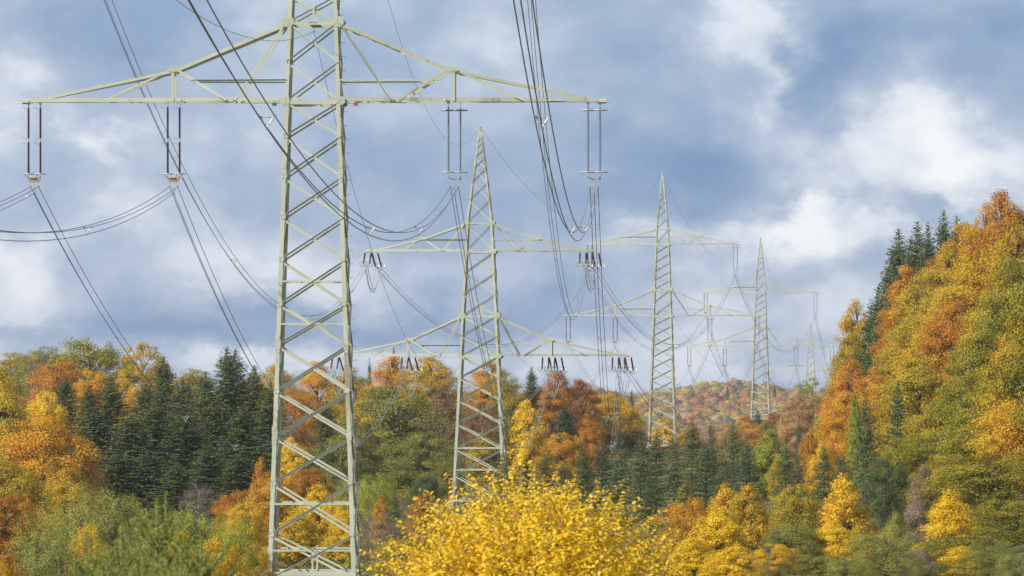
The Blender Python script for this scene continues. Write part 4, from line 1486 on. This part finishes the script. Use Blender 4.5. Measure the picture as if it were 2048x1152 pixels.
def make_bush():
    rng = np.random.default_rng(31)
    D = 70.0
    C = pix(1068, 1275, D)
    base = Vector((C.x, D, ground(C.x, D)))
    e = empty("yellow_bush", base)
    tag(e, "bright yellow leafy bush in front of the angle pylon", "bush")
    Cl = np.array(C - base)
    RX, RZ = 2.04, 2.02
    P, A, N, S = [], [], [], []
    mb = MB()
    for k in range(9):
        th = k * 6.283 / 9
        q = Vector(Cl) + Vector((math.cos(th) * .7, math.sin(th) * .7, .25))
        mb.tube([(math.cos(th) * .12, math.sin(th) * .12, -.3), Vector(Cl) * .55 + Vector((math.cos(th) * .3, math.sin(th) * .3, 0)), q], [.045, .032, .016], 6)
    long = [pix(x, y, D) - base for x, y in ((1045, 903), (1008, 912), (1066, 912), (972, 930), (898, 942), (938, 966), (1090, 946), (1116, 940), (1192, 956), (1150, 944),
            (1246, 954), (1276, 996), (1322, 1020), (848, 972), (828, 1010), (798, 1030), (754, 1078), (1338, 1056), (880, 1000), (1030, 930), (1215, 990), (1300, 1040), (780, 1062), (1130, 960))]
    shoots = 4600
    for s in range(shoots):
        ph = rng.uniform(-1.65, 1.65)
        el = rng.normal() * .75
        dv = np.array([math.sin(ph) * math.cos(el), -math.sin(el), math.cos(ph) * math.cos(el)])
        top = dv * np.array([RX, RX, RZ])
        hi = s < 190
        reach = rng.uniform(.93, 1.07) if hi else rng.uniform(.42, 1.01)
        L = rng.uniform(.5, .85)
        tip = Cl + top * reach
        grow = unit(dv * np.array([.85, .85, .6]) + np.array([0, 0, .55]) + rng.normal(size=3) * .32)
        own_shoot = s < 2 * len(long)
        if own_shoot:
            tip = np.array(long[s % len(long)]) + np.array([rng.normal() * .10 * (s >= len(long)), rng.normal() * .2, .09 - .10 * (s // len(long))])
            dv = unit((tip - Cl) / np.array([RX, RX, RZ]))
            grow = unit(dv * np.array([.9, .9, .6]) + np.array([0, 0, .5]))
            L = rng.uniform(.35, .6)
            grow = unit(grow + rng.normal(size=3) * .18)
        st = tip - grow * L
        m = int(L / (.026 if own_shoot else .034))
        t = (np.arange(m) + rng.random(m) * .5) / m
        arch = np.array([dv[0] * .10, dv[1] * .10, -.10])
        c = st + (tip - st) * t[:, None] + arch * (t ** 2)[:, None]
        side = unit(np.cross(grow, np.array([0, 1.0, .2])))
        sg = np.where(np.arange(m) % 2 == 0, 1, -1)[:, None]
        al = grow * .55 + side * sg * .55 + np.array([0, 0, -.55]) + rng.normal(size=(m, 3)) * .3
        nn = np.array([0, -.35, .8]) + dv * .5 + side * sg * .25 + rng.normal(size=(m, 3)) * .6
        sz = (rng.uniform(.044, .068, m) if own_shoot else rng.uniform(.034, .070, m)) * (1 - .35 * (t > .9))
        P.append(c); A.append(unit(al)); N.append(nn); S.append(sz)
        if hi or s % 8 == 0:
            mb.tube([st, (st + tip) / 2 + arch * .25, tip + arch], [.006, .005, .003], 4, False)
    P, A, N, S = np.concatenate(P), np.concatenate(A), np.concatenate(N), np.concatenate(S)
    # the leaves that show most are objects of their own: outermost, facing the viewer
    rel = (P - Cl) / np.array([RX, RX, RZ])
    score = np.linalg.norm(rel, axis=1) - .55 * np.maximum(rel[:, 1], -.2) + .25 * rel[:, 2]
    order = np.argsort(-score)
    own, rest = order[:300], order[300:]
    v, f = ovate()
    mesh = MB(); mesh.add(v, f)
    tone = TONES['bush']
    metas = []
    for q in range(3):
        me = mesh.build("leaf", M_YELLOW)
        a = me.attributes.new("leaf_value", 'FLOAT', 'FACE')
        a.data.foreach_set("value", [.3 + .3 * q] * len(f))
        metas.append(me)
    for i in own:
        n = unit(N[i]); x = unit(A[i] - n * np.dot(A[i], n)); y = np.cross(n, x)
        o = bpy.data.objects.new("leaf", metas[int(i) % 3])
        M = Matrix((x, y, n)).transposed().to_4x4()
        M.translation = Vector(P[i])
        o.matrix_basis = M @ Matrix.Diagonal((S[i] * 1.1, S[i] * .95, S[i], 1))
        o["tone_a"], o["tone_b"] = tone
        link(o, e)
    # all other leaves: the same leaf shape, joined
    V0 = np.array([(0, 0, 0), (.42, -.33, .10), (1, 0, -.10), (.42, .33, .10), (.45, 0, .0)])
    F0 = np.array([(0, 1, 2, 4), (0, 4, 2, 3)])
    n = unit(N[rest]); x = unit(A[rest] - n * np.sum(A[rest] * n, 1, keepdims=True)); y = np.cross(n, x)
    sc = S[rest][:, None, None]
    V = P[rest][:, None, :] + (V0[None, :, 0:1] * x[:, None, :] * 1.1 + V0[None, :, 1:2] * y[:, None, :] * .95 + V0[None, :, 2:3] * n[:, None, :]) * sc
    k, nv, nf = len(rest), len(V0), len(F0)
    me = bpy.data.meshes.new("foliage")
    me.vertices.add(k * nv)
    me.vertices.foreach_set("co", V.astype(np.float32).ravel())
    li = (F0[None] + (np.arange(k) * nv)[:, None, None]).astype(np.int32).ravel()
    me.loops.add(len(li)); me.loops.foreach_set("vertex_index", li)
    me.polygons.add(k * nf); me.polygons.foreach_set("loop_start", np.arange(0, len(li), 4, dtype=np.int32))
    a = me.attributes.new("leaf_value", 'FLOAT', 'FACE')
    a.data.foreach_set("value", np.repeat(rng.random(k), nf).astype(np.float32))
    me.materials.append(M_YELLOW)
    me.update(); me.validate()
    o = obj("foliage", me, e)
    o["tone_a"], o["tone_b"] = tone
    o["kind"] = "stuff"
    obj("stem", mb.build("stem", M_PALEBARK, True), e)


TONES['bush'] = ((.95, .70, .030), (.80, .54, .026))
make_bush()


# ------------------------------------------------------------------ young spruces close to the camera
def near_spruce(seed):
    rng = np.random.default_rng(seed)
    H = 4.2
    P, A = [], []
    mb = MB()
    mb.tube([(0, 0, -.3), (0, 0, H * .6), (0, 0, H - .55), (0, 0, H - .02)], [.04, .022, .012, .006], 7)

    def brush(a, b, dens=300):
        L = np.linalg.norm(b - a)
        m = max(6, int(L * dens))
        t = rng.random(m)
        ax = unit(b - a)
        r = sphere_dirs(rng, m)
        r = unit(r - ax * (r @ ax)[:, None] * .5)
        nd = unit(ax * .75 + r)
        P.append(a + (b - a) * t[:, None] + nd * .011)
        A.append(nd)

    brush(np.array([0, 0, H - .6]), np.array([0, 0, H]), 900)
    brush(np.array([0, 0, H - 1.3]), np.array([0, 0, H - .5]), 800)
    z = H - .42
    dep = .42
    while dep < 1.9:
        nb = int(rng.integers(5, 8))
        a0 = rng.random() * 6.28
        for k in range(nb):
            th = a0 + k * 6.283 / nb + rng.normal() * .15
            up = 1.55 - .38 * dep + rng.normal() * .08
            dv = unit(np.array([math.cos(th), math.sin(th), up]))
            L = (.20 + .34 * dep ** .85) * rng.uniform(.8, 1.15)
            a = np.array([0, 0, z + rng.normal() * .02])
            b = a + dv * L
            mb.tube([a, b], [.008, .003], 4, False)
            brush(a + dv * L * .12, b, 380)
            sd = unit(np.cross(dv, [0, 0, 1.0]))
            q = .22
            while q < .92:
                for s in (-1, 1):
                    l2 = (1 - q) * L * .62 * rng.uniform(.7, 1.2) + .03
                    d2 = unit(dv * .8 + sd * s * .75 + np.array([0, 0, .12]))
                    brush(a + dv * L * q, a + dv * L * q + d2 * l2, 320)
                q += .12 / L ** .7
        z -= .25
        dep += .25
    P, A = np.concatenate(P), np.concatenate(A)
    n = len(P)
    crown = leaf_mesh("crown", P, rng.normal(size=(n, 3)), rng.uniform(.024, .034, n), .0055, rng, M_NEEDLE, A, 0)
    return crown, mb.build("trunk", M_SHOOT, True)


_ns = [near_spruce(s) for s in (101, 102)]
for i, (px, yt, d, s) in enumerate(((314, 985, 48, "blurred young spruce with a tall leader shoot"), (332, 974, 52, "blurred young spruce with the highest leader shoot"),
                                    (243, 1035, 46, "blurred young spruce with fanned tips beside the tall leaders"), (180, 1066, 47, "blurred young spruce next to the fanned one"),
                                    (118, 1092, 45, "blurred low spruce first in the row near the picture edge"), (402, 1052, 47, "blurred young spruce last in the row towards the pylon"),
                                    (285, 1082, 44, "blurred low spruce below the leader shoots"), (362, 1088, 45, "blurred low spruce with yellowish side shoots"),
                                    (150, 1110, 42, "blurred spruce tip low among the row"), (220, 1105, 42, "blurred spruce tip below the fanned one"))):
    top = pix(px, yt, d)
    g = ground(top.x, d)
    e = empty("spruce_tree", (top.x, d, g - .05), i * 1.3)
    k = (top.z - g) / 4.2
    e.scale = (k * 1.05, k * 1.05, k)
    tag(e, s, "tree", "young spruces in front")
    c = obj("crown", _ns[i % 2][0], e)
    ta, tb = TONES['freshspruce']
    c["tone_a"], c["tone_b"] = [q * 1.3 for q in ta], [q * 1.3 for q in tb]
    obj("trunk", _ns[i % 2][1], e)

# ------------------------------------------------------------------ out-of-focus twig close to the camera
D = 17.0
b = pix(1530, 1200, D)
g = ground(b.x, D)
e = empty("leafy_twig", (b.x, D, g))
tag(e, "blurred green leafy twig before the olive maple", "plant")
o0 = Vector((b.x, D, g))
mb = MB()
tips = [pix(*q) - o0 for q in ((1548, 1052, D), (1480, 1092, D), (1576, 1122, D))]
root = Vector((0, 0, 0))
fork = pix(1536, 1160, D) - o0
mb.tube([root, fork * .5 + Vector((.03, 0, 0)), fork], [.007, .005, .003], 5)
for q in tips:
    mb.tube([fork, (fork + q) / 2 + Vector((0, 0, .01)), q], [.0025, .002, .001], 4)
obj("stem", mb.build("stem", M_BARK), e)
mesh = MB(); mesh.add(*ovate())
lm = mesh.build("leaf", M_LEAF)
a = lm.attributes.new("leaf_value", 'FLOAT', 'FACE')
a.data.foreach_set("value", [.5] * 8)
rg = random.Random(3)
for px, py in ((1548, 1056), (1538, 1078), (1533, 1092), (1480, 1110), (1484, 1132), (1540, 1118), (1534, 1140), (1560, 1135), (1580, 1128)):
    q = pix(px, py, D) - o0
    o = obj("leaf", lm, e, q)
    o.rotation_euler = (rg.uniform(-.6, 1.4), rg.uniform(.3, 1.2), rg.uniform(-3, 3))
    o.scale = (.034, .034, .034)
    o["tone_a"], o["tone_b"] = (.17, .22, .10), (.22, .26, .12)

# ------------------------------------------------------------------ haze
zs = [v.co.z for v in bpy.data.objects["ground"].data.vertices]
xs = [v.co.x for v in bpy.data.objects["ground"].data.vertices]
x0, x1, z0, z1 = min(xs) - 5, max(xs) + 5, min(zs) - 1, 52.0
mb = MB()
mb.box(((x0 + x1) / 2, 3205, (z0 + z1) / 2), (x1 - x0, 6620, z1 - z0))
m, t, out = material("haze_air")
pv = t.n("ShaderNodeVolumePrincipled")
pv.inputs['Color'].default_value = (.80, .88, 1.0, 1)
pv.inputs['Density'].default_value = 0.00006
pv.inputs['Anisotropy'].default_value = .2
t.t.links.new(pv.outputs[0], out.inputs['Volume'])
o = obj("haze", mb.build("haze", m))
tag(o, "thin bluish autumn haze filling the valley", None, None, "stuff")
